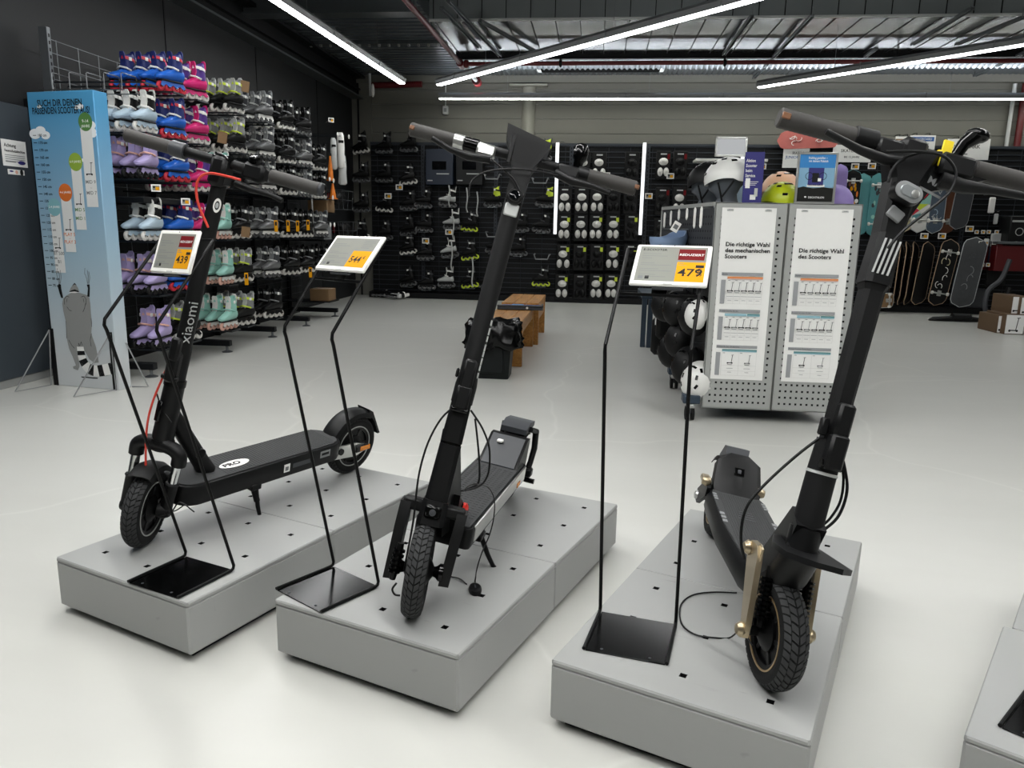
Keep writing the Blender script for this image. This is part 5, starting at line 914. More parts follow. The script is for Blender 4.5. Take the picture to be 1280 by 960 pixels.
p = onW(846, 278, .09); g = G(); g.cyl((0, 0, .04), (0, .09, .05), .003, 6, 'wire'); g.box((-.035, -.002, -.045), (.035, .002, .045), 'white_plastic', .001); g.box((-.02, -.003, -.02), (.02, -.002, .02), 'ink_soft'); tag(g.build('swing_tag'), 'tilted white cardboard tag hanging under the white hanger loops', 'tag'); bpy.data.objects['swing_tag'].matrix_world = Matrix.Translation(p) @ Matrix.Rotation(.5, 4, 'Y')
# the trolleys standing behind
for k, (y, n_) in enumerate(((6.25, 'dark trolley of hanging packs behind the poster trolley'), (7.35, 'blue-grey framed trolley, farthest behind the poster trolley'))):
    t = thing('display_trolley', n_, 'display trolley', (0, 0, 0), 'rolling display trolleys'); x0, x1 = .74, 1.55; g = G()
    for x in (x0, x1): g.box((x-.02, y, .1), (x+.02, y+.04, 1.2-.25*k), 'frame_blue', .003); g.box((x-.02, y+.9, .1), (x+.02, y+.94, 1.2-.25*k), 'frame_blue', .003)
    g.box((x0, y, .1), (x1, y+.94, .14), 'frame_blue'); g.box((x0, y, 1.16-.25*k), (x1, y+.94, 1.2-.25*k), 'frame_blue'); g.build('frame', t); G().box((x0+.2, y+.05, .15), (x0+.22, y+.9, 1.15-.25*k), 'slat_dark').build('side_panel', t)
    caster(x0-.05, y+.03, t); caster(x0-.05, y+.85, t); caster(x1+.02, y+.03, t)
    
a, b = onZ(800, 434, 0), onZ(811, 434, 0); t = thing('display_table', 'blue-grey metal table end with two slim legs left of the helmets', 'table', (0, 0, 0)); y = a.y; tz = onY(805, 368, y).z
G().box((a.x-.005, y, tz-.05), (1.0, y+.9, tz), 'frame_blue', .004).build('tabletop', t); 
for x in (a.x, b.x-.03): G().box((x, y+(0 if x == a.x else -.02), 0), (x+.05, y+.05, tz-.05), 'frame_blue', .003).build('leg', t)
for k, (u, v, y) in enumerate([(826, 420, 6.5), (833, 400, 6.3)]):
    p = onY(u, v, y); g = G(); g.box((-.08, -.05, -.16), (.08, .05, .16), 'skate_black', .03); g.box((-.06, -.055, .1), (-.02, -.05, .16), 'white_plastic'); g.box((.0, -.056, -.05), (.03, -.05, .05), 'neon') if k == 0 else g.box((.0, -.056, .02), (.04, -.05, .06), 'light_grey'); o = g.build('protector_pack'); o.matrix_world = Matrix.Translation(p); tag(o, ['black protector pack with yellow tag hanging low behind the helmets', 'black protector pack above the yellow tagged one'][k], 'protector pack', 'protector packs on the rear trolley')
# ------------------------------------------------------------------ inline skates: one of each kind, then copies
STY = dict(blue=('blue_shell', 'navy', 'skate_red', 'navy', 'skate_red', 'blue_shell'), pink=('pink_shell', 'purple', 'white_plastic', 'pink_shell', 'wheel_white', 'pink_shell'), ice=('ice_shell', 'skate_black', 'white_plastic', 'white_matte', 'wheel_white', 'ice_shell'),
           lavender=('lavender_shell', 'lavender_shell', 'peach', 'lavender_shell', 'skate_black', 'lavender_shell'), mint=('mint_shell', 'mint_shell', 'mint_shell', 'white_matte', 'peach', 'white_matte'), grey=('skate_black', 'mid_grey', 'neon', 'light_grey', 'wheel_white', 'skate_black'),
           silver=('silver_shell', 'dark_grey', 'light_grey', 'mid_grey', 'wheel_smoke', 'white_matte'), black=('charcoal_shell', 'skate_black', 'mid_grey', 'skate_black', 'wheel_white', 'skate_black'), dark=('skate_black', 'skate_black', 'dark_grey', 'skate_black', 'wheel_smoke', 'skate_black'),
           white=('light_grey', 'skate_black', 'white_plastic', 'white_matte', 'wheel_smoke', 'skate_black'), neon=('skate_black', 'skate_black', 'mid_grey', 'dark_grey', 'neon', 'skate_black'), lime=('skate_black', 'neon', 'skate_black', 'dark_grey', 'wheel_smoke', 'skate_black'))
LOOK = dict(blue='blue and red inline skate', pink='pink and purple inline skate', ice='pale ice-blue inline skate', lavender='lavender and peach inline skate', mint='mint green inline skate', grey='black and yellow inline skate', silver='silver inline skate', black='black inline skate with pale wheels', dark='all-black inline skate', white='white-topped inline skate', neon='black inline skate with yellow wheels', lime='black inline skate with lime cuff')
def foot_ring(x, w, z0, z1, n=12): return [(x, w*math.sin(a)*(1-.12*math.cos(a)), (z0+z1)/2-(z1-z0)/2*math.cos(a)) for a in [2*pi*k/n for k in range(n)]]
_me = {}
def skate_parts(st):
    if st in _me: return _me[st]
    sh, cu, sp, ton, wh, fr = STY[st]; P = []
    g = G(); R = [foot_ring(x, w, z0, z1) for x, w, z0, z1 in ((-.118, .02, .10, .15), (-.11, .034, .092, .185), (-.08, .04, .088, .205), (-.03, .04, .085, .205), (.02, .041, .084, .178), (.07, .044, .084, .155), (.11, .042, .085, .14), (.138, .032, .09, .128), (.148, .016, .096, .118))]
    g.loft(R, sh); g.box((-.1, -.034, .078), (.12, .034, .09), 'skate_black', .005); P.append(('boot', g.mesh('boot')))
    g = G(); R = []
    for z, rx, ry, ox in ((.165, .052, .041, -.062), (.20, .055, .044, -.062), (.245, .052, .045, -.058), (.275, .05, .044, -.055), (.29, .046, .04, -.052)): R.append([(ox+rx*math.cos(a), ry*math.sin(a), z+(.03*max(0, -math.cos(a)) if z > .26 else 0)) for a in [2*pi*k/16 for k in range(16)]])
    R += [[(-.05+.036*math.cos(a), .032*math.sin(a), .285+.02*max(0, -math.cos(a))) for a in [2*pi*k/16 for k in range(16)]], [(-.05+.034*math.cos(a), .03*math.sin(a), .24) for a in [2*pi*k/16 for k in range(16)]]]
    g.loft(R, cu); P.append(('cuff', g.mesh('cuff')))
    g = G(); g.loft([[(.02, -.024, .165), (.02, .024, .165), (.01, .024, .155), (.01, -.024, .155)], [(-.005, -.026, .235), (-.005, .026, .235), (-.017, .024, .235), (-.017, -.024, .235)], [(.002, -.026, .30), (.002, .026, .30), (-.010, .024, .30), (-.010, -.024, .30)], [(.004, -.018, .316), (.004, .018, .316), (-.004, .018, .316), (-.004, -.018, .316)]], ton)
    P.append(('tongue', g.mesh('tongue'))); g = G()
    g.loft([[(-.108, -.03, .26), (-.108, .03, .26), (-.098, .028, .26), (-.098, -.028, .26)], [(-.112, -.027, .315), (-.112, .027, .315), (-.104, .025, .315), (-.104, -.025, .315)], [(-.110, -.016, .334), (-.110, .016, .334), (-.106, .015, .334), (-.106, -.015, .334)]], ton); P.append(('heel_tab', g.mesh('heel_tab')))
    g = G(); a_ = [2*pi*k/18 for k in range(18)]
    g.loft([[(-.056+.054*math.cos(a)*s_, .047*math.sin(a)*s_, z+.012*math.cos(a)) for a in a_] for z, s_ in ((.248, 1.0), (.25, 1.05), (.27, 1.05), (.272, 1.0))], sp, False); g.box((-.05, -.054, .247), (-.02, -.047, .275), 'white_plastic', .003); g.box((-.05, .047, .247), (-.02, .054, .275), 'white_plastic', .003); P.append(('strap', g.mesh('strap')))
    g = G(); g.tube([(-.04, -.046, .175), (.01, -.043, .188), (.028, 0, .196), (.01, .043, .188), (-.04, .046, .175)], .008, 6, sp if st != 'blue' else 'white_plastic'); P.append(('instep_strap', g.mesh('instep_strap')))
    g = G()
    for sd in (-1, 1): g.prism([(x, sd*.017, z) for x, z in ((-.126, .046), (-.10, .084), (-.04, .084), (-.02, .068), (.02, .068), (.05, .084), (.105, .084), (.122, .046), (.095, .036), (.07, .056), (.035, .034), (0, .056), (-.035, .034), (-.07, .056), (-.105, .034))], (0, sd*.004, 0), fr)
    g.box((-.1, -.017, .07), (.1, .017, .082), fr)
    for x in (-.108, -.036, .036, .108): g.cyl((x, -.023, .034), (x, .023, .034), .007, 8, 'chrome')
    P.append(('frame', g.mesh('frame')))
    g = G(); g.ring((0, 0, 0), (0, 1, 0), [(.012, -.012), (.029, -.013), (.036, -.007), (.038, 0), (.036, .007), (.029, .013), (.012, .012)], 20, wh); W_m = g.mesh('wheel')
    _me[st] = (P, W_m); return _me[st]
def skate(st, M, label, group, small=False):
    P, Wm = skate_parts(st); t = thing('inline_skate', label, 'inline skate', M, group)
    for nm, me in P: o = bpy.data.objects.new(nm, me); C.objects.link(o); o.parent = t
    for x in (-.108, -.036, .036, .108): o = bpy.data.objects.new('wheel', Wm); C.objects.link(o); o.parent = t; o.location = (x*1.02, 0, .038)
    return t
# side gondola along the dark wall
t = thing('shelving_gondola', 'long dark wall gondola full of inline skates along the side wall', 'shelving', (0, 0, 0)); GX, GY0, GY1 = -4.12, 5.62, 10.4
G().box((GX-.05, GY0, 0), (GX-.03, GY1, 2.0), 'slat_dark').build('back_panel', t)
g = G()
for k in range(27): g.cyl((GX, GY0, .1+k*.094), (GX, GY1, .1+k*.094), .003, 5, 'wire_dark' if k < 18 else 'rack_steel')
for k in range(20): y = GY0+.1+k*.25; g.cyl((GX, y, .1), (GX, y, 2.55), .003, 5, 'wire_dark' if k > 3 else 'rack_steel')
g.build('wire_grid', t)
ups = [5.62, 6.9, 7.95, 8.95, 10.0]
for y in ups:
    g = G(); g.box((GX-.05, y-.02, 0), (GX+.02, y+.02, 2.62), 'rack_steel' if y < 6 else 'rack_dark', .003)
    for k in range(50): g.box((GX+.0195, y-.008, .1+k*.05), (GX+.021, y+.008, .125+k*.05), 'black_matte')
    g.build('upright', t)
for y in ups:
    g = G(); g.box((GX, y-.03, .06), (-3.46, y+.03, .115), 'rack_dark', .004); g.cyl((-3.5, y, .06), (-3.5, y, .012), .012, 8, 'rack_steel'); g.lathe((-3.5, y, 0), (0, 0, 1), [(.05, 0), (.05, .006), (.02, .016)], 12, 'dark_grey'); g.build('base_foot', t)
COLS = [(5.72, 'first', {1: ('ice', 3), 2: ('lavender', 3), 3: ('ice', 2), 4: ('lavender', 3), 5: ('lavender', 2)}), (6.13, 'second', {0: ('blue', 4), 1: ('blue', 2), 2: ('blue', 2), 3: ('blue', 2), 4: ('blue', 2), 5: ('grey', 2)}), (6.50, 'third', {0: ('pink', 3), 1: ('pink', 2), 2: ('pink', 4), 3: ('pink', 2)}),
        (6.88, 'fourth', {2: ('mint', 2), 3: ('mint', 2), 4: ('mint', 2), 5: ('mint', 3)}), (7.22, 'fifth', {0: ('grey', 4), 1: ('grey', 4), 3: ('black', 3), 4: ('grey', 3), 5: ('grey', 3)}), (7.90, 'sixth', {0: ('silver', 3), 1: ('silver', 3), 2: ('silver', 2), 3: ('silver', 3), 4: ('silver', 2), 5: ('black', 2)}),
        (8.45, 'seventh', {0: ('black', 3), 1: ('black', 3), 2: ('black', 3), 3: ('black', 3), 4: ('black', 3)}), (8.95, 'eighth', {0: ('dark', 3), 1: ('silver', 3), 2: ('silver', 2), 3: ('black', 2), 4: ('black', 2)}), (9.45, 'ninth', {1: ('black', 2), 2: ('black', 2), 3: ('silver', 2), 4: ('dark', 2)})]
RZ = [2.245, 1.885, 1.545, 1.075, .655, .225]; RN = ['top', 'second', 'third', 'fourth', 'fifth', 'lowest']; PO = ['outermost', 'second in', 'third in', 'fourth in']
for y, cn, rows in COLS:
    for r in range(6):
        z = RZ[r]-(.06 if cn == 'third' and r == 2 else 0); g = G()
        if r in rows or cn in ('first',):
            g.box((GX, y-.095, z-.016), (-3.39, y-.085, z-.004), 'wire_dark'); g.box((GX, y+.085, z-.016), (-3.39, y+.095, z-.004), 'wire_dark'); g.box((-3.395, y-.095, z-.016), (-3.385, y+.095, z-.004), 'wire_dark'); g.build('display_arm', t)
        if r in rows:
            st, n = rows[r]
            for k in range(n):
                x = -3.455-.132*k
                skate(st, Matrix.Translation((x, y+rnd.uniform(-.012, .012), z-.002)) @ Matrix.Rotation(-pi/2-(.05 if st in ('lavender', 'mint', 'ice') else .3)+rnd.uniform(-.08, .08), 4, 'Z'), f'{LOOK[st]}, {PO[k]}, {RN[r]} row, {cn} column past height chart', 'inline skates on the side gondola')
g = G(); y, z = 5.5, 2.16                                   # the empty wire basket arm at the near end
for yy in (y, y+.19): g.cyl((GX, yy, z), (-3.46, yy, z), .004, 6, 'wire')
for k in range(5):
    x = -4.02+k*.135; g.tube([(x, y, z), (x, y, z+.11), (x, y+.01, z+.12), (x, y+.18, z+.12), (x, y+.19, z+.11), (x, y+.19, z)], .004, 6, 'wire')
g.build('wire_basket', t)
g = G(); g.box((GX, 5.6, 1.36), (-3.44, 6.35, 1.405), 'rack_dark', .004); g.build('shelf_board', t)
def ptag(P, nrm, label, w=.07, h=.055, grp='shelf price tags'):
    n = Vector(nrm).normalized(); ux = Vector((0, 0, 1)).cross(n).normalized(); uz = n.cross(ux); M = basis(P, ux, uz, n); g = G(); g.box((-w/2, -h/2, -.004), (w/2, h/2, 0), 'white_plastic', .0015, M); g.box((-w*.36, -h*.33, 0), (w*.36, h*.33, .0006), 'screen', 0, M); g.box((-w*.05, -h*.3, .0006), (w*.34, h*.15, .001), 'price_yellow', 0, M); g.cyl((0, h*.3, -.27), (0, h*.3, -.004), .004, 5, 'wire_dark', M) ; g.box((-w*.3, -h*.02, .0006), (-w*.1, h*.25, .001), 'ink', 0, M); tag(g.build('price_tag'), label, 'price tag', grp)
fd = (1, -1.5, .1)
for u, v, lab in [(195, 235, 'small price tag under the lavender skates on the side gondola'), (232, 252, 'small price tag under the pink skates, third row of the gondola'), (402, 238, 'small price tag under the grip end of the left scooter'), (414, 150, 'tiny price tag on a bare hook near the far end of the gondola')]: ptag(onX(u, v, -3.36), fd, lab)
for u, v, lab in [(306, 158-50, 'brown card tag hanging on the grey skates in the top row'), (278, 172, 'brown card tag in the second row beside the silver skates'), (307, 290, 'brown swing tag below the mint skate in the fourth row')]:
    p = onX(u, v, -3.37); g = G(); g.box((-.04, -.002, -.05), (.04, .002, .05), 'kraft', .001, Matrix.Translation(p) @ Matrix.Rotation(.5, 4, 'Z') @ Matrix.Rotation(.15, 4, 'Y')); tag(g.build('swing_tag'), lab, 'tag')
for k, (u, v) in enumerate([(345, 282), (360, 282), (372, 282), (385, 281), (308, 348), (388, 340)]):
    p = onX(u, v, -3.37); g = G(); g.box((-.018, -.003, -.065), (.018, .003, .055), 'price_yellow', .002, Matrix.Translation(p) @ Matrix.Rotation(.45, 4, 'Z')); g.box((-.01, -.004, .0), (.01, -.0029, .04), 'ink', 0, Matrix.Translation(p) @ Matrix.Rotation(.45, 4, 'Z')); tag(g.build('yellow_tag'), f'narrow yellow tag, {ORD[k]} of the yellow ones counted along the gondola from its {"fourth row" if k < 4 else "fifth row"}', 'tag', 'yellow hang tags')
g = G(); a, b = onX(386, 135, -3.42), onX(390, 292, -3.42); g.cyl((-3.42, a.y, b.z), (-3.42, a.y, a.z), .012, 10, 'silver'); tag(g.build('chrome_pole'), 'slim chrome pole rising through the far skates of the side gondola', 'pole')
# laces and small packs hanging at the far end of the gondola
for k, (u, v, w, h, m, nm, lab) in enumerate([(417, 192, .09, .40, 'light_grey', 'sock_pack', 'grey-white sock pack hanging at the far end, upper left'), (426, 188, .11, .46, 'white_matte', 'sock_pack', 'white sock pack hanging at the far end, upper right'), (428, 212, .12, .40, 'light_grey', 'sock_pack', 'white and grey sock pack below the upper pair'), (413, 212, .08, .34, 'orange', 'cone_pack', 'orange pack of slalom cones above the price tag'), (416, 240, .09, .22, 'orange', 'slalom_cone', 'single orange slalom cone hanging near the price tag')]):
    p = onX(u, v, -3.45); M = Matrix.Translation(p) @ Matrix.Rotation(.5, 4, 'Z')
    g = G()
    if m == 'orange': g.tube([(0, 0, h*.5), (0, 0, -h*.35), (0, 0, -h*.36), (0, 0, -h*.42)], [.012, w*.5, w*.7, w*.7], 14, m, True, M); g.box((-.015, -.004, h*.5), (.015, .004, h*.6), 'skate_black', 0, M)
    else:
        R = []
        for z, s_, d in ((-.5, .6, .02), (-.45, 1, .035), (-.1, .85, .04), (.1, .95, .035), (.42, .8, .03), (.5, .5, .012)): R.append([(w/2*s_*math.cos(a), d*math.sin(a), h*z) for a in [2*pi*i/12 for i in range(12)]])
        g.loft(R, m, M=M); g.box((-w*.3, -.035, h*.2), (w*.3, .03, h*.28), 'skate_black', .004, M)
    tag(g.build(nm), lab, nm.replace('_', ' '))
for k, (u, v) in enumerate([(422, 168), (427, 170), (436, 171), (412, 224), (417, 226), (416, 247), (413, 281), (418, 281)]):
    p = onX(u, v, -3.4); g = G(); g.cyl((GX, p.y, p.z), p, .004, 6, 'wire_dark'); g.ell(p, (.012, .02, .03), 10, 6, 'white_plastic'); tag(g.build('hook'), f'black hook with white end cap, {ORD[k]} from the top at the far gondola end', 'hook', 'white-capped hooks')
for k, (u, v, w, h, m, lab) in enumerate([(408, 258, .3, .16, 'kraft', 'brown carton sitting on the far end shelf of the gondola'), (404, 290, .3, .2, 'mid_grey', 'grey carton on the far end shelf below the brown one'), (410, 368, .28, .16, 'kraft', 'brown carton low at the far end, behind the 544 display')]):
    p = onX(u, v, -3.55); g = G(); g.box((p.x-.2, p.y-w/2, p.z-h/2), (p.x+.06, p.y+w/2, p.z+h/2), m, .006); g.box((p.x-.2, p.y-.02, p.z+h/2), (p.x+.061, p.y+.02, p.z+h/2+.001), 'light_grey'); tag(g.build('carton'), lab, 'carton')
    G().box((GX, p.y-w/2-.05, p.z-h/2-.014), (-3.46, p.y+w/2+.05, p.z-h/2-.002), 'rack_dark').build('shelf_board', bpy.data.objects['shelving_gondola'])
def wire_bin(u, v, lab):
    p = onX(u, v, -3.5); g = G(); w, d, h = .5, .4, .26
    for k in range(7):
        x = -.06-d*k/6; g.tube([(x, -w/2, h), (x, -w/2+.06, 0), (x, w/2-.06, 0), (x, w/2, h)], .003, 5, 'rack_steel')
    for z, s_ in ((0, .06), (h*.5, .03), (h, 0)): g.tube([(-.06, -w/2+s_, z), (-.06, w/2-s_, z), (-.06-d, w/2-s_, z), (-.06-d, -w/2+s_, z), (-.06, -w/2+s_, z)], .0035, 5, 'rack_steel')
    [g.cyl((-.06-d, s_, h-.01), (GX-.03-p.x, s_, h-.01), .005, 5, 'rack_steel') for s_ in (-.2, .2)]; g.build('wire_bin', None); o = bpy.data.objects[[x.name for x in bpy.data.objects if x.name.startswith('wire_bin')][-1]]; o.location = p; tag(o, lab, 'wire bin', 'wire bins at the far end')
    g = G(); g.box((p.x-.36, p.y-.16, p.z+.06), (p.x-.12, p.y+.16, p.z+.24), 'skate_black', .05); g.box((p.x-.30, p.y-.17, p.z+.1), (p.x-.27, p.y-.161, p.z+.22), 'price_red'); tag(g.build('bag_roll'), 'black bag lying in the '+lab, 'bag', 'bags in the wire bins')
wire_bin(446, 300, 'sloping wire bin at the far gondola end, upper'); wire_bin(440, 262, 'wire bin above the sloping one at the far end')
# ------------------------------------------------------------------ slatted back wall and what hangs on it
BY = 13.1
t = thing('slatwall', 'dark slatted display wall running along the whole back wall', 'display wall', (0, 0, 0)); g = G()
g.box((XL+.36, BY+.16, 0), (8.9, BY+.22, 2.62), 'slat_dark'); z = .12
while z < 2.6: g.box((XL+.36, BY+.145, z), (8.9, BY+.16, z+.012), 'slat_edge'); z += .085
g.box((XL+.36, BY+.13, 2.6), (8.9, BY+.22, 2.64), 'slat_edge'); g.build('slat_panel', t)
G().box((XL+.36, BY-.1, 0), (8.9, BY+.2, .1), 'slat_dark', .004).build('plinth_base', t)
for k in range(10):
    x = -3.0+k*1.27; g = G(); g.box((x-.03, BY+.125, .1), (x+.03, BY+.16, 2.6), 'slat_edge', .003)
    for j in range(40): g.box((x-.008, BY+.123, .2+j*.06), (x+.008, BY+.126, .23+j*.06), 'slat_dark')
    g.build('upright', t)
g = G()
for k in range(34): x = -3.8+k*.36; g.cyl((x, BY+.14, .1), (x, BY+.14, 2.6), .004, 5, 'slat_edge')
g.build('wire_grid', t)
for k, (u, v0, v1, lab) in enumerate([(697, 178, 293, 'white light strip upright left of the white knee pads'), (806, 178, 294, 'white light strip upright right of the knee pads'), (929.5, 182, 236, 'white light strip upright behind the navy leaflet'), (742/1, 272, 300, 'short white light strip low behind the middle scooter stem')][:3]):
    a, b = onY(u, v0, BY-.12), onY(u-6*(v1-v0)/115, v1, BY-.12); t = thing('light_strip', lab, 'light strip', (a.x, BY-.12, b.z), 'upright light strips'); h = a.z-b.z
    g = G(); g.box((-.03, 0, 0), (.03, .03, h), 'white_plastic', .004); g.tube([(0, .02, h), (.06, .06, h+.03), (.1, .2, h+.02)], .004, 6, 'wire'); g.build('housing', t); G().box((-.022, -.006, .01), (.022, .0, h-.01), 'led_strip', .003).build('diffuser', t)
# dark display boxes above the white skates
for k, (u0, u1, m, lab) in enumerate([(532, 566, 'display_blue', 'dark blue display box with a black window, left of its grey twin'), (570, 603, 'display_grey', 'dark grey display box with a black window, beside the blue one')]):
    a, b = onY(u0, 186, BY-.15), onY(u1, 231, BY-.15); t = thing('display_box', lab, 'display box', (a.x, BY-.15, b.z), 'dark display boxes'); w, h = b.x-a.x, a.z-b.z
    g = G(); g.box((0, 0, 0), (w, .28, h), m, .006); g.build('case', t); G().box((w*.24, -.004, h*.42), (w*.76, .002, h*.66), 'visor', .002).build('window', t)
    g = G(); g.box((w*.4, -.003, h*.29), (w*.86, .001, h*.32), 'light_grey'); g.box((w*.06, -.003, h*.1), (w*.25, .001, h*.13), 'light_grey'); g.build('caption_line', t)
BS = []
for i, u in enumerate((452, 480, 511)):
    for j, v in enumerate((190, 231, 263, 294, 318, 358) if i == 2 else (192, 228, 265, 300)): BS.append((u, v, 'dark' if (i+j) % 3 else 'black', f'{["first", "second", "third"][i]} column from the corner'))
for v in (260, 290, 325, 362): BS.append((530+(v-290)*.05, v, 'dark', 'column left of the white skates'))
for (u, v) in ((559, 259), (565, 287), (563, 322), (558, 359)): BS.append((u, v, 'white', 'column under the blue display box'))
for (u, v) in ((586, 289), (588, 325), (588, 360)): BS.append((u, v, 'neon', 'column under the grey display box'))
for (u, v) in ((616, 259), (617, 317), (608, 360)): BS.append((u, v, 'lime', 'column left of the middle scooter stem'))
for (u, v) in ((678, 200), (680, 259), (676, 291), (650, 290), (648, 320), (676, 358)): BS.append((u, v, 'lime' if v in (259, 200) else 'neon' if v == 358 else 'dark', 'column right of the middle scooter stem' if u > 660 else 'column behind the middle scooter stem'))
cnt = {}
for u, v, st, col in BS:
    p = onY(u, v, BY-.12); cnt[col] = cnt.get(col, 0)+1
    skate(st, Matrix.Translation(p) @ Matrix.Rotation(pi+rnd.uniform(-.15, .15), 4, 'Z') @ Matrix.Rotation(rnd.choice((0, 0, .15, -.1)), 4, 'Y') @ Matrix.Scale(1.08, 4), f'{LOOK[st]}, {ORD[cnt[col]-1]} down the {col}', 'inline skates on the back wall')
    g = G()
    for s_ in (-.08, .08): g.tube([(p.x+s_, BY+.15, p.z+.02), (p.x+s_, BY-.2, p.z-.005), (p.x+s_*.9, BY-.21, p.z+.01)], .005, 5, 'rack_steel')
    g.cyl((p.x-.08, BY-.2, p.z-.005), (p.x+.08, BY-.2, p.z-.005), .005, 6, 'rack_steel'); tag(g.build('skate_bracket'), f'wire bracket, {ORD[cnt[col]-1]} from top in the {col}', 'bracket', 'skate brackets on the back wall')
for k, (u, v) in enumerate([(615, 224), (675, 229), (677, 324), (617, 296)]):
    p = onY(u, v, BY-.1); g = G(); g.tube([(p.x-.13, BY+.1, p.z+.08), (p.x-.13, BY-.12, p.z+.08), (p.x-.1, BY-.14, p.z), (p.x+.1, BY-.14, p.z), (p.x+.13, BY-.12, p.z+.08), (p.x+.13, BY+.1, p.z+.08)], .012, 6, 'mid_grey'); tag(g.build('skate_bracket'), ['empty grey bracket right of the grey display box', 'empty grey bracket right of the middle scooter head', 'empty grey bracket low right of the middle stem', 'empty grey bracket left of the middle stem'][k], 'bracket', 'empty skate brackets')
for k, (u, v, L_) in enumerate([(561, 245, .35), (566, 285, .4), (564, 320, .5), (590, 340, .5), (583, 250, .4), (596, 255, .4)]):
    p = onY(u, v, BY-.2); g = G(); g.tube(bez([p+Vector((0, 0, L_/2)), p+Vector((.02, -.02, .05)), p+Vector((.0, -.01, -L_*.3)), p+Vector((.015, .02, -L_/2))], 12), .012, 5, 'light_grey'); tag(g.build('security_strap'), f'pale strap dangling, {["over the top white skate", "over the second white skate", "over the third white skate", "over the lowest yellow-wheeled skate", "left of the two under the grey box", "right of the two under the grey box"][k]}', 'strap', 'pale dangling straps')
# knee-pad sets on cards
KP = [(208, [(729, 'w'), (749, 'w'), (790, 'b')]), (251, [(706, 'w'), (727, 'w'), (746, 'w'), (767, 'b'), (788, 'b')]), (285, [(705, 'w'), (726, 'w'), (745, 'w'), (766, 'w'), (789, 'b')]), (322, [(704, 'w'), (725, 'b'), (746, 'b'), (766, 'w'), (788, 'b')]), (359, [(702, 'w'), (725, 'b'), (745, 'w'), (764, 'w')]), (207, [(829, 'w'), (850, 'b')]), (252, [(828, 'b'), (849, 'w')]), (290, [(826, 'b')])]
for r, (v, row) in enumerate(KP):
    for k, (u, c) in enumerate(row):
        p = onY(u, v, BY-.1); m = 'white_matte' if c == 'w' else 'skate_black'
        where = f'{ORD[r]} row, {ORD[k]} from the left light strip' if r < 5 else f'{ORD[r-5]} row, {["just", "farther"][k]} right of second light strip'
        t = thing('knee_pad_set', f'{"white" if c == "w" else "black"} knee pad set on a black card, {where}', 'knee pads', p, 'knee pad sets on the back wall')
        g = G(); g.box((-.12, -.012, -.22), (.12, .02, .23), 'skate_black', .012); g.box((-.05, -.016, .17), (.05, -.01, .19), 'light_grey'); g.build('backing_card', t)
        if r < 5 and k not in (1,) and v > 270 or (r == 3 and k == 1): g = G(); g.box((.05, -.02, .1), (.095, -.012, .17), 'neon'); g.build('sticker', t)
        if r >= 5: g = G(); g.box((.06, -.02, .1), (.1, -.012, .18), 'price_red'); g.build('sticker', t)
        for (x, z, rx, rz) in ((0, .06, .075, .06), (-.055, -.10, .045, .07), (.055, -.10, .045, .07)):
            g = G(); g.ell((x+rnd.uniform(-.01, .01), -.02, z), (rx, .045, rz), 14, 8, m); g.ell((x, -.052, z+.005), (rx*.6, .025, rz*.55), 12, 6, m); g.build('pad', t)
# skateboards
def deck(P, L_, w, m, label, rz=0., ry=0., trucks=True, wheels='wheel_white', taper=.0, edge='board_edge', nose=None, group='boards on the back wall', name='skateboard', flip=False, art=None, tailm=None):
    """board hung upright, its underside towards the shop (local: x width, z length, -y underside)"""
    M = Matrix.Translation(P) @ Matrix.Rotation(rz, 4, 'Z') @ Matrix.Rotation(ry, 4, 'Y'); t = thing(name, label, 'skateboard', M, group); n = 20; R = []
    P_ = []
    for i in range(n+1):
        s_ = -1+2*i/n; q = abs(s_); ww = w/2*math.sqrt(max(0, 1-max(0, (q-.72)/.28)**2.2))*(1-taper*max(0, s_)); P_.append((s_*L_/2, max(ww, .004)))
    for s_, ww in P_:
        q = abs(s_)/(L_/2); lift = .05*max(0, (q-.72)/.28)**1.5; R.append([(-ww, lift, s_), (ww, lift, s_), (ww, lift+.012, s_), (-ww, lift+.012, s_)])
    g = G(); g.loft(R, m); g.build('deck', t); g = G()
    rim = [(-ww*1.0, .05*max(0, (abs(s_)/(L_/2)-.72)/.28)**1.5+.006, s_) for s_, ww in P_]+[(ww, .05*max(0, (abs(s_)/(L_/2)-.72)/.28)**1.5+.006, s_) for s_, ww in P_[::-1]]
    g.tube(rim+rim[:1], .008, 5, edge); g.build('deck_edge', t)
    if art: art(t, L_, w)
    g = G(); I = M.inverted(); b = M @ Vector((0, .02, L_*.25)); [g.cyl(I @ (b+Vector((s_, 0, 0))), I @ Vector((b.x+s_, BY+.16, b.z)), .006, 6, 'wire') for s_ in (-.03, .03)]; g.build('hanger_peg', t)
    if trucks:
        for s_ in (-1, 1):
            z = s_*L_*.31; g = G(); g.box((-.03, -.02, z-.045), (.03, 0, z+.045), 'silver', .004); g.box((-w*.44, -.05, z-.012), (w*.44, -.026, z+.012), 'silver', .006); g.tube([(0, -.02, z), (0, -.04, z)], .016, 8, 'mid_grey'); o = g.build('truck', t)
            for sx in (-1, 1): g = G(); g.lathe((sx*w*.44, -.038, z), (sx, 0, 0), [(.012, -.018), (.026, -.014), (.027, 0), (.026, .014), (.012, .018)], 14, wheels); g.build('wheel', o)
    return t
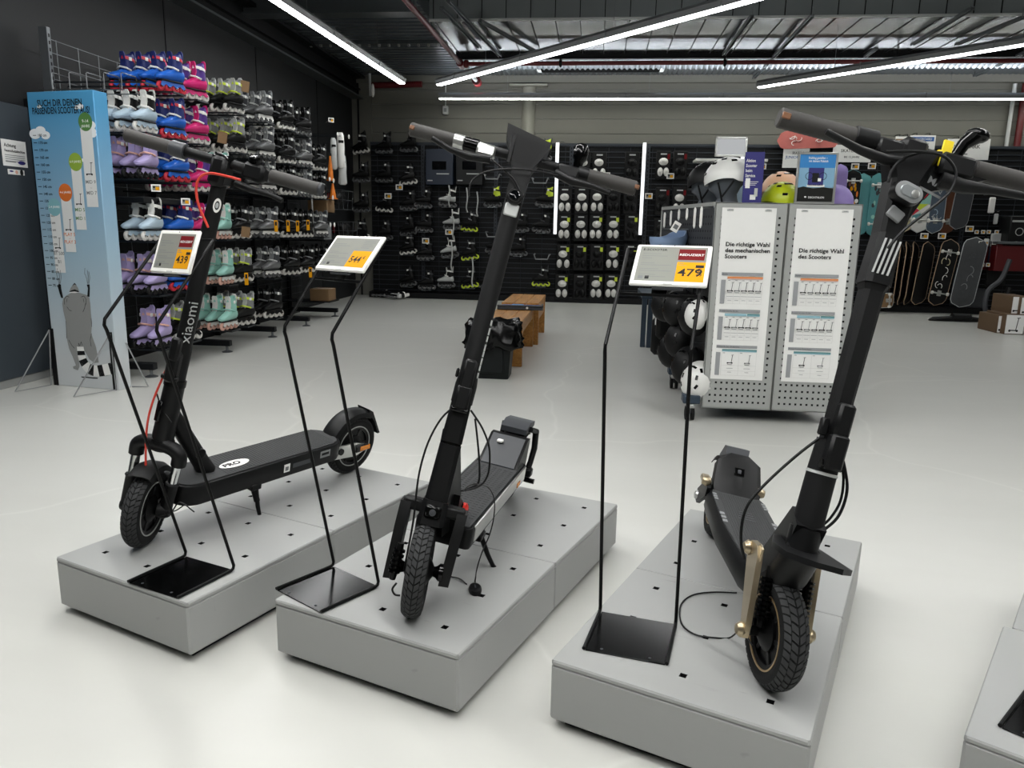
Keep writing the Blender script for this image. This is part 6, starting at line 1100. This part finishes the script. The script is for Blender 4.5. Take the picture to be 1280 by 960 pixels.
def geo(t, L_, w):
    g = G(); y = -.0015
    for P_, m in (([(-.5, .3), (.5, .3), (.5, .12), (-.1, .12)], 'neon'), ([(-.5, .12), (.5, .12), (.1, .0), (-.5, .0)], 'navy'), ([(-.5, 0), (.5, .1), (.5, -.06), (-.2, -.06)], 'mint_shell'), ([(-.5, -.06), (.4, -.06), (-.1, -.16)], 'neon'), ([(-.5, -.1), (-.1, -.16), (-.5, -.24)], 'skate_red'), ([(.5, -.06), (.5, -.26), (-.1, -.16)], 'white_plastic'), ([(-.5, -.24), (0, -.2), (0, -.3), (-.5, -.3)], 'teal')): g.prism([(x*w*.95, y, z*L_) for x, z in P_], (0, -.0004, 0), m)
    for r, m, dy in ((.4, 'skate_red', .001), (.26, 'tag_yellow', .0018), (.13, 'white_plastic', .0026)): g.lathe((-.02, y-dy, .12*L_), (0, -1, 0), [(r*w, 0), (r*w, .0006)], 24, m)
    g.build('deck_art', t, label='bright geometric artwork')
def spots(ms):
    def f(t, L_, w):
        g = G(); r = random.Random(3)
        for k in range(16): g.ell((r.uniform(-.32, .32)*w, -.002, r.uniform(-.28, .28)*L_), (r.uniform(.05, .14)*w, .0012, r.uniform(.02, .06)*L_), 10, 3, r.choice(ms))
        g.build('deck_art', t)
    return f
def swirl(ms):
    def f(t, L_, w):
        g = G(); r = random.Random(5)
        for k in range(7):
            c = Vector((r.uniform(-.2, .2)*w, -.004, r.uniform(-.3, .3)*L_)); a0 = r.uniform(0, 6); g.tube([c+Vector((math.cos(a0+i*.4)*w*(.08+.012*i), 0, math.sin(a0+i*.4)*w*(.1+.02*i))) for i in range(9)], .006, 4, r.choice(ms))
        g.build('deck_art', t)
    return f
def at(u, v, dy=.1): return onY(u, v, BY-dy)
deck(at(1064, 250), .95, .25, 'skate_black', 'skateboard with orange and white blotches right of the framed poster', art=spots(['orange', 'white_plastic', 'brown', 'price_yellow']), edge='teal')
deck(at(1077, 256, .02), .98, .24, 'teal', 'teal skateboard half behind the blotched board', trucks=False, edge='teal'); deck(at(1096, 256, .05), .98, .24, 'teal', 'teal skateboard just left of the right scooter stem', edge='teal', art=spots(['mint_shell', 'dark_grey']))
deck(at(1049, 238, .3), .8, .2, 'violet', 'violet and black skateboard edge beside the framed poster', trucks=False, edge='violet')
deck(at(1131, 250, .22), 1.0, .27, 'board_cream', 'cream patterned skateboard behind the headlight of the right scooter', ry=-.12, art=spots(['mid_grey', 'mint_shell', 'price_yellow', 'white_matte']))
deck(at(1153, 250, .25), 1.0, .26, 'white_matte', 'skateboard with bright geometric shapes behind the right scooter', art=geo, edge='tail_grey'); deck(at(1172, 251, .25), 1.0, .25, 'board_slate', 'slate blue skateboard with pale linework, right of the geometric one', art=swirl(['light_grey', 'ice_shell']), edge='tail_grey')
deck(at(1188, 252, .15), 1.0, .22, 'brown', 'brown skateboard right of the slate blue one', edge='brown')
deck(at(1205, 247, .5), .95, .26, 'dark_grey', 'smoky grey board hanging grip side out beside the yellow bar tag', ry=.08, trucks=False, edge='mid_grey', taper=.1)
deck(at(1108, 345, .2), 1.05, .24, 'board_grey', 'dark longboard seen edge-on right of the right scooter stem', rz=.5, ry=.05, edge='board_edge', name='longboard')
for k, u in enumerate((1124, 1132, 1141, 1155)): deck(at(u, 342, .25), 1.0, .26, 'skate_black', f'black longboard with pale rim, {ORD[k]} from left in the slanted set', rz=[1.0, .95, .85, .35][k], ry=.1, trucks=False, edge='board_edge', name='longboard', taper=.12)
deck(at(1180, 341, .3), 1.05, .27, 'skate_black', 'black longboard with white and cream brush strokes', ry=.12, art=swirl(['white_plastic', 'white_plastic', 'board_cream']), edge='board_edge', name='longboard'); deck(at(1211, 341, .35), 1.1, .33, 'board_grey', 'broad grey oval surfskate board, rightmost of the lower boards', rz=-.2, ry=.1, trucks=False, edge='tail_grey', name='surfskate', art=swirl(['mid_grey', 'dark_grey', 'dark_grey']))
deck(at(1098, 376, .5), .5, .22, 'kraft', 'small cruiser board lying low left of the longboards', ry=1.5, edge='light_grey')
p = at(1012, 174, .2); deck(p, .95, .26, 'board_pink', 'pinkish red skateboard lying crosswise on top of the slat wall', ry=1.53, trucks=False, art=swirl(['white_plastic']), edge='board_pink')
# signs
def sign(u0, v0, u1, v1, label, fn, dy=.18):
    a, b = at(u0, v0, dy), at(u1, v1, dy); t = thing('header_sign', label, 'sign', basis((a.x, BY-dy, b.z), (1, 0, 0), (0, 0, 1), (0, -1, 0)), 'header signs over the boards'); w, h = b.x-a.x, a.z-b.z
    G().box((0, 0, -.006), (w, h, 0), 'paper').build('sign_panel', t); g = G(); fn(g, w, h); g.build('sign_print', t)
    g = G()
    for x in (w*.25, w*.75): g.tube([(x, h, -.003), (x, h+.03, -.003), (x, h+.04, -.1), (x, h+.02, -.25)], .005, 5, 'black_metal')
    g.build('sign_hook', t)
T_ = Matrix.Translation
sign(980, 182, 1010, 210, 'white sign reading SKATEBOARD JUNIOR half hidden by the framed poster', lambda g, w, h: (g.text('SKATEBOARD', .055, T_((w*.34, h*.62, .001)), bold=.01, sx=.8), g.text('JUNIOR', .06, T_((w*.1, h*.42, .001)), 'sign_blue', bold=.01)))
sign(1042, 181, 1088, 203, 'white sign reading SKATEPARK BIS 12 JAHRE', lambda g, w, h: (g.text('SKATEPARK', .065, T_((w*.5, h*.58, .001)), 'ink', 'CENTER', .01), g.text('BIS 12 JAHRE', .042, T_((w*.5, h*.25, .001)), 'ink', 'CENTER', .01)))
sign(1138, 169, 1168, 187, 'white sign with a blue LONGBOARD bar', lambda g, w, h: (g.box((w*.06, h*.58, 0), (w*.94, h*.88, .001), 'sign_blue'), g.text('LONGBOARD', .045, T_((w*.5, h*.66, .0015)), 'paper', 'CENTER', .01), g.box((w*.25, h*.36, 0), (w*.75, h*.42, .001), 'ink_soft'), g.box((w*.25, h*.2, 0), (w*.75, h*.26, .001), 'ink_soft')))
sign(1120, 170.5, 1137.5, 184, 'small picture sign with dark bands left of the LONGBOARD sign', lambda g, w, h: [g.box((0, h*(.15+.25*k), 0), (w, h*(.27+.25*k), .001), m) for k, m in enumerate(('brown', 'ink', 'kraft'))])
sign(1185, 173.5, 1235, 200, 'white sign reading SKATEPARK behind the right grip', lambda g, w, h: (g.text('SKATEPARK', .08, T_((w*.1, h*.55, .001)), 'ink', 'LEFT', .01), g.box((w*.2, h*.25, 0), (w*.5, h*.3, .001), 'ink_soft')))
a, b = at(895, 171, .2), at(933, 196, .2); t = thing('lit_sign', 'pale lit panel in a silver frame above the white helmet', 'lit sign', basis((a.x, BY-.2, b.z), (1, 0, 0), (0, 0, 1), (0, -1, 0))); w, h = b.x-a.x, a.z-b.z
g = G(); [g.box(lo, hi, 'silver', .004) for lo, hi in (((0, 0, -.03), (w, .03, .02)), ((0, h-.03, -.03), (w, h, .02)), ((0, 0, -.03), (.03, h, .02)), ((w-.03, 0, -.03), (w, h, .02)))]; g.build('frame', t); G().box((.03, .03, -.02), (w-.03, h-.03, 0), 'led_panel').build('panel_face', t)
a, b = at(870, 198, .3), at(960, 200, .3); g = G().box((a.x, BY-.3, a.z-.04), (b.x, BY+.12, a.z), 'white_plastic', .004); tag(g.build('wall_shelf'), 'thin white shelf board under the lit panel', 'shelf')
TG = [(1069, 208, 'first tag right of the framed poster, upper board row'), (1090, 207.5, 'second tag right of the framed poster, upper board row'), (1109, 207.5, 'tag against the right scooter head, upper board row'), (1181, 208, 'tag between the scooter head and yellow bar tag'), (1119, 295, 'white tag at the left end under the upper boards'), (1155.5, 295, 'tag with yellow patch under the geometric board'), (1177.5, 295, 'blank-looking white tag under the slate blue board'), (1212, 286, 'tag under the smoky grey board'), (1058, 262, 'tag beside the framed poster foot'), (485, 245, 'tag below the second dark column skates'), (499, 234, 'tag at the dark skates beside the blue display box'), (561, 290, 'tag between the second and third white skates'), (532, 301, 'tilted tag left of the third white skate'), (758, 219, 'tag at the right of the top white knee pads'), (811, 245, 'yellowish tag right of the second light strip'), (838, 220, 'tag between the two packs right of the light strip'), (953, 208, 'tag between navy leaflet and light strip')]
for u, v, lab in TG: ptag(at(u, v, .27), (0, -1, 0), 'price '+lab, .12, .09, 'price tags on the back wall')
# right end: hooks with small cards, red panel, cartons, straps
k = 0
for v, us in ((290, (1221, 1229, 1236, 1246)), (303.5, (1226, 1233, 1243)), (331, (1220, 1228, 1235))):
    for u in us: ptag(at(u, v, .35), (0, -1, 0), f'tiny square tag, {ORD[k]} of the rows at the right end of the wall', .06, .055, 'tiny square tags'); k += 1
for k, (u, v, w, h, m, lab) in enumerate([(1240, 254, .09, .3, 'white_plastic', 'white blister pack hanging below the right grip'), (1245, 272, .06, .2, 'light_grey', 'small grey blister pack right below the white one'), (1246, 298, .18, .26, 'light_grey', 'grey and white tool pack among the tiny tags'), (1240, 316, .1, .32, 'display_blue', 'blue-black bottle pack in front of the red panel'), (1233, 302, .07, .16, 'white_matte', 'white wheel pack left of the tool pack'), (1250, 312, .08, .25, 'kraft', 'first brown bearing pack by the red panel'), (1257, 312, .08, .25, 'kraft', 'second brown bearing pack by the red panel'), (1226, 320, .1, .3, 'skate_black', 'black glove pack under the tag row'), (1245, 345, .3, .3, 'skate_black', 'black protector pack above the leaning pad')]):
    p = at(u, v, .2); g = G(); g.box((-w/2, -.02, -h/2), (w/2, .02, h*.3), m, .012); g.box((-w/2, -.004, h*.3), (w/2, .0, h/2), 'skate_black'); g.tube([(0, .3, h*.46), (0, -.06, h*.46), (0, -.07, h*.5)], .004, 5, 'wire'); o = g.build('blister_pack'); o.location = p; tag(o, lab, 'pack', 'packs at the right end of the wall')
a, b = at(1251, 305, .5), at(1290, 340, .5); g = G().box((a.x, BY-.4, b.z), (b.x, BY+.1, a.z), 'pipe_red', .01); tag(g.build('red_panel'), 'red panel box at the right edge of the wall', 'panel'); g = G().box((a.x-.05, BY-.5, a.z), (b.x, BY+.1, a.z+.04), 'rack_steel', .004); tag(g.build('steel_shelf'), 'grey steel shelf over the red panel', 'shelf')
a, b = at(1267, 270, .5), at(1300, 303, .5); g = G().box((a.x, BY-.45, b.z), (b.x, BY-.1, a.z), 'display_grey', .01); g.ring((a.x+.14, BY-.455, (a.z+b.z)/2-.04), (0, -1, 0), [(.05, 0), (.06, 0), (.06, .004), (.05, .004)], 20, 'light_grey'); g.box((a.x+.02, BY-.456, a.z-.09), (a.x+.2, BY-.45, a.z-.06), 'light_grey'); tag(g.build('product_box'), 'black product box with a pale ring mark at the right edge', 'box'); g = G().box((a.x-.05, BY-.4, b.z-.06), (b.x, BY+.1, b.z-.02), 'rack_dark'); tag(g.build('dark_shelf'), 'dark shelf carrying the black product box', 'shelf')
def carton(u0, v0, u1, v1, y, lab):
    a, b = onY(u0, v0, y), onY(u1, v1, y); t = thing('scooter_carton', lab, 'carton', basis((a.x, y, max(b.z, 0)), (1, 0, 0), (0, 1, 0), (0, 0, 1)), 'cartons with a scooter picture'); w, h = b.x-a.x, a.z-max(b.z, 0)
    G().box((0, 0, 0), (w, .5, h), 'carton', .006).build('box_body', t); Mf = basis((0, -.002, 0), (1, 0, 0), (0, 0, 1), (0, -1, 0)); g = G(); g.box((.01, .01, 0), (w-.01, h-.01, .001), 'paper', 0, Mf); mini_scooter(g, w*.28, h*.2, h*.55, Mf); g.build('box_print', t, label='white front with a scooter picture')
yc = onZ(1262, 418, 0).y
carton(1248, 394, 1258, 417, yc+.1, 'white-fronted carton, left one on the floor at the right edge'); carton(1258, 392.5, 1279, 418.5, yc, 'white-fronted carton, right one on the floor at the right edge'); carton(1266, 370, 1276, 393, yc+.1, 'white-fronted carton, left one of the upper layer'); carton(1277, 371, 1290, 395, yc+.05, 'white-fronted carton, right one of the upper layer')
q = onZ(1200, 402, 0); g = G(); R = []
for x, w, h in ((-.42, .02, .03), (-.36, .05, .06), (-.22, .06, .07), (-.12, .05, .08), (-.1, .08, .12), (.14, .085, .12), (.16, .05, .08), (.3, .045, .06), (.42, .06, .1), (.5, .03, .05)): R.append([(x, w*math.cos(a), h/2+h/2*math.sin(a)) for a in [2*pi*i/12 for i in range(12)]])
g.loft(R, 'skate_black'); o = g.build('wrist_strap'); o.location = (q.x-.02, q.y, .002); tag(o, 'black padded strap lying on the floor right of the longboards', 'strap')
q = onZ(1222, 393, 0); g = G(); g.box((-.2, -.02, 0), (.16, .02, .42), 'dark_grey', .01); o = g.build('grey_pad'); o.matrix_world = T_((q.x, q.y+.1, .0)) @ Matrix.Rotation(-.25, 4, 'X'); tag(o, 'flat grey pad leaning at the foot of the wall beside the strap', 'pad')
q = onZ(1240, 405, 0); g = G(); g.tube(bez([(0, 0, .0), (-.1, 0, .2), (-.08, .02, .45), (.08, .04, .62), (.16, .04, .9)], 20), .035, 8, 'dark_grey'); g.tube(bez([(.05, 0, .02), (.12, 0, .2), (.2, .02, .5)], 12), .04, 8, 'skate_black'); o = g.build('bent_bar'); o.location = (q.x, q.y+.05, .02); tag(o, 'dark curved frame standing beside the cartons', 'bar'); 
# display pads lying at the foot of the back wall on the left
q = onZ(488, 374, 0); skate('white', T_((q.x, q.y-.05, .04)) @ Matrix.Rotation(2.4, 4, 'Z') @ Matrix.Rotation(1.45, 4, 'X'), 'white and black inline skate lying on its side on the floor by the back wall', 'inline skates on the floor'); q = onZ(470, 373, 0); skate('dark', T_((q.x, q.y+.1, .04)) @ Matrix.Rotation(2.9, 4, 'Z') @ Matrix.Rotation(1.45, 4, 'X'), 'black inline skate lying on the floor behind the white and black one', 'inline skates on the floor')
